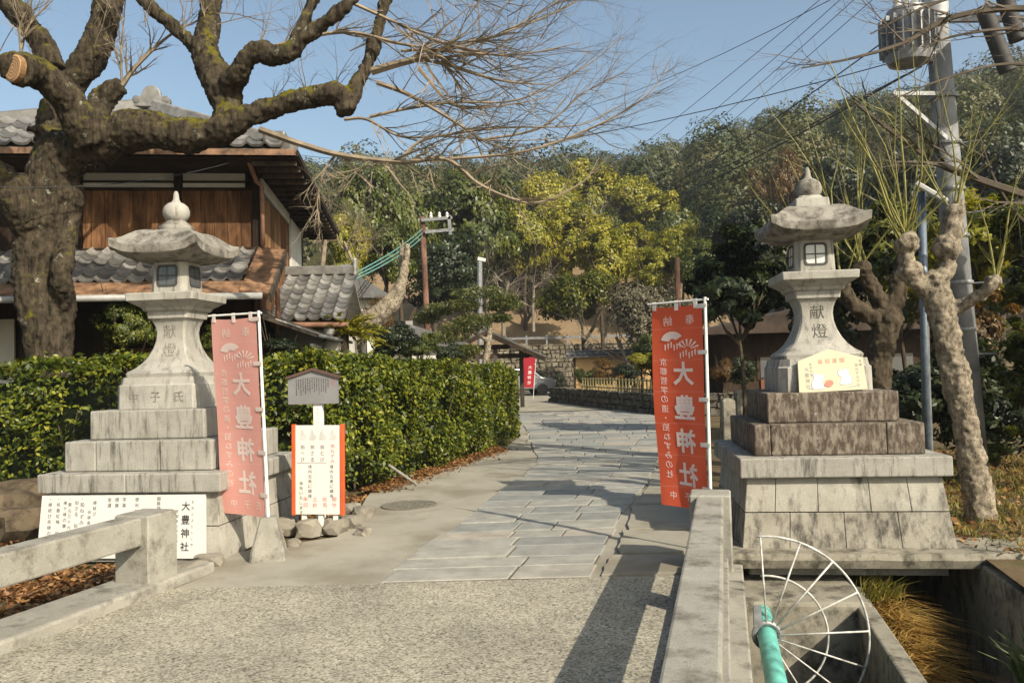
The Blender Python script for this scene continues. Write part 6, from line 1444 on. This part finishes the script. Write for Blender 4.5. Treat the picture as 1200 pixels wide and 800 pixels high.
# pruned garden pine with flat cloud pads
PY_ = 26; PN = empty('garden_pine', (*U(572, 480, Y=PY_).xy, 0)); kp = PY_ / FPX
gnarly([([U(571, 500, Y=PY_), U(573, 470, Y=PY_), U(568, 440, Y=PY_), U(571, 410, Y=PY_), U(574, 385, Y=PY_), U(570, 362, Y=PY_), U(573, 345, Y=PY_)], [5.5 * kp, 5 * kp, 4.5 * kp, 4 * kp, 3.5 * kp, 3 * kp, 2 * kp], 10),
        ([U(572, 400, Y=PY_), U(560, 392, Y=PY_ - .4), U(545, 385, Y=PY_ - .5)], [3 * kp, 2.5 * kp, 2 * kp], 8), ([U(572, 380, Y=PY_), U(585, 368, Y=PY_), U(595, 362, Y=PY_)], [2.5 * kp, 2 * kp, 1.5 * kp], 8), ([U(570, 440, Y=PY_), U(552, 425, Y=PY_), U(535, 420, Y=PY_)], [2.5 * kp, 2 * kp, 1.5 * kp], 8)], 'trunk', M_BARKP, PN, .05, 3, .05, 4)
pads = [(563, 343, 36, 8), (590, 358, 24, 7), (540, 358, 26, 8), (515, 362, 22, 8), (545, 382, 30, 8), (525, 395, 26, 8), (555, 375, 24, 8), (592, 350, 18, 6), (535, 418, 22, 8), (500, 372, 18, 8), (585, 372, 16, 6), (548, 410, 18, 7)]
r = np.random.default_rng(44)
for (px, py, rx, rz) in pads:
    c = U(px, py, Y=PY_ + r.uniform(-.8, .5)); n = 900; d = r.normal(size=(n, 3)); d = unit(d) * (r.random((n, 1)) ** .4) * np.array([rx * kp, rx * kp * .9, rz * kp]); P = np.array(c - PN.location) + d
    N = unit(r.normal(size=(n, 3)) + np.array([0, 0, .8])); L_ = r.uniform(.10, .2, n); V, F = leaf_geo(P, N, L_, L_ * .22, r); addobj('needle_pad', mesh_np('needle_pad', V, F, M_PINE, tint=r.random(n)), PN)
tag(PN, 'cloud pruned garden pine with flat needle pads beyond the hedge', 'pine tree')
# leaning mossy trunk and cycad-like shrub behind the hedge
LY = 18; LT = empty('leaning_tree', (*U(410, 430, Y=LY).xy, 0)); kl = LY / FPX
gnarly([([U(400, 470, Y=LY), U(412, 410, Y=LY), U(425, 385, Y=LY), U(448, 365, Y=LY), U(465, 345, Y=LY), U(474, 315, Y=LY), U(478, 286, Y=LY)], [9 * kl, 12 * kl, 13 * kl, 12 * kl, 9 * kl, 5 * kl, 3 * kl], 12), ([U(466, 345, Y=LY), U(471, 325, Y=LY + .2), U(470, 300, Y=LY + .3), U(472, 280, Y=LY + .3)], [6 * kl, 4 * kl, 3 * kl, 2 * kl], 8)], 'trunk', M_BARKP, LT, .04, 4, .08, 4)
tag(LT, 'leaning mossy old trunk cut short behind the hedge', 'tree')
SHB = empty('palm_shrub', (*U(412, 430, Y=15.5).xy, 0)); r = np.random.default_rng(12); c0 = np.array(U(403, 392, Y=15.5)) - np.array(SHB.location); C = []; N = []
for k in range(70):
    a = r.random() * 6.28; e = r.uniform(.05, 1.1); d = np.array([math.cos(a) * math.cos(e), math.sin(a) * math.cos(e), math.sin(e)]); Ln = r.uniform(.55, 1.0)
    for s in np.linspace(.2, 1, 16): C.append(c0 + d * Ln * s + np.array([0, 0, -.35 * s * s * Ln])); N.append(np.cross(d, [0, 0, 1]) * .3 + np.array([0, 0, 1]) + r.normal(size=3) * .3)
C = np.array(C); N = unit(np.array(N)); L_ = np.full(len(C), .17); V, F = leaf_geo(C, N, L_, L_ * .3, r); addobj('fronds', mesh_np('fronds', V, F, M_LEAF_Y, tint=r.random(len(C))), SHB); MB().tube([(c0[0], c0[1], 0), tuple(c0)], [.12, .09], 9).build('stem', M_BARK2, SHB); tag(SHB, 'yellow green frond shrub in front of the leaning mossy trunk', 'shrub')

# ------------------------------------------------------------------ forest on the hill
r = np.random.default_rng(101); CC = []; RR = []; TT = []
y_ = 58.0
for k in range(2600):
    if len(CC) > 900: break
    s = r.uniform(-.55, .95); rr_ = math.sqrt(r.uniform(60 ** 2, 200 ** 2)); y_ = rr_ / math.hypot(1, s); x_ = s * y_
    if rr_ < 75 and -.25 < s < .22: continue
    if any((x_ - c[0]) ** 2 + (y_ - c[1]) ** 2 < (3.4 + rr_ * .004) ** 2 for c in CC[-400:]): continue
    CC.append((x_, y_, hill_h(x_, y_))); RR.append(r.uniform(2.3, 4.6)); TT.append(r.random())
for k in range(260):       # ragged skyline
    s = -.55 + 1.5 * (k + r.random()) / 260; rr_ = r.uniform(184, 196); y_ = rr_ / math.hypot(1, s); CC.append((s * y_, y_, hill_h(s * y_, y_))); RR.append(r.uniform(2.4, 5.2)); TT.append(r.random() * .7)
Ps = []; Ns = []; Ls = []; Ts = []
for (x, y, z), rd, tn in zip(CC, RR, TT):
    hgt = rd * r.uniform(.95, 1.6); d = math.hypot(x, y); n = 900 if d < 110 else 620
    dv = unit(r.normal(size=(n, 3))); dv[:, 2] = np.where(dv[:, 2] < -.25, -dv[:, 2], dv[:, 2])
    lo = unit(r.normal(size=(9, 3)) + np.array([0, 0, .5])); g_ = np.max(np.clip(dv @ lo.T, 0, 1) ** 10 * r.uniform(.4, 1, 9), axis=1)
    P = np.array([x, y, z + hgt * .75]) + dv * (.72 + .34 * g_ - .10 * r.random(n))[:, None] * np.array([rd, rd, hgt])
    N = unit(dv * np.array([1, 1, rd / hgt]) + r.normal(size=(n, 3)) * .22); L_ = (.30 + d * .0008) * r.uniform(.7, 1.3, n)
    Ps.append(P); Ns.append(N); Ls.append(L_); Ts.append(np.clip(tn * .8 + .12 + .18 * (g_ - .5) + r.normal(size=n) * .05, 0, 1))
V, F = leaf_geo(np.concatenate(Ps), np.concatenate(Ns), np.concatenate(Ls), np.concatenate(Ls) * .6, r)
o = addobj('hill_forest', mesh_np('hill_forest', V, F, M_LEAF_FAR, tint=np.concatenate(Ts))); tag(o, 'evergreen forest covering the hill up to the skyline', 'forest', kind='stuff')
print('forest quads', len(F), 'trees', len(CC))

# thin winter air: far trees fade a little
hz = MB(); hz.box((0, 280, 37), (940, 680, 80)); o = hz.build('haze', None); tag(o, kind='stuff')
m = bpy.data.materials.new('haze'); m.use_nodes = True; nt = m.node_tree; nt.nodes.clear(); vo_ = nt.nodes.new('ShaderNodeVolumePrincipled'); out_ = nt.nodes.new('ShaderNodeOutputMaterial')
vo_.inputs['Color'].default_value = (0.86, 0.92, 1.0, 1); vo_.inputs['Density'].default_value = 0.0005; vo_.inputs['Anisotropy'].default_value = 0.2; nt.links.new(vo_.outputs[0], out_.inputs['Volume']); o.data.materials.append(m)
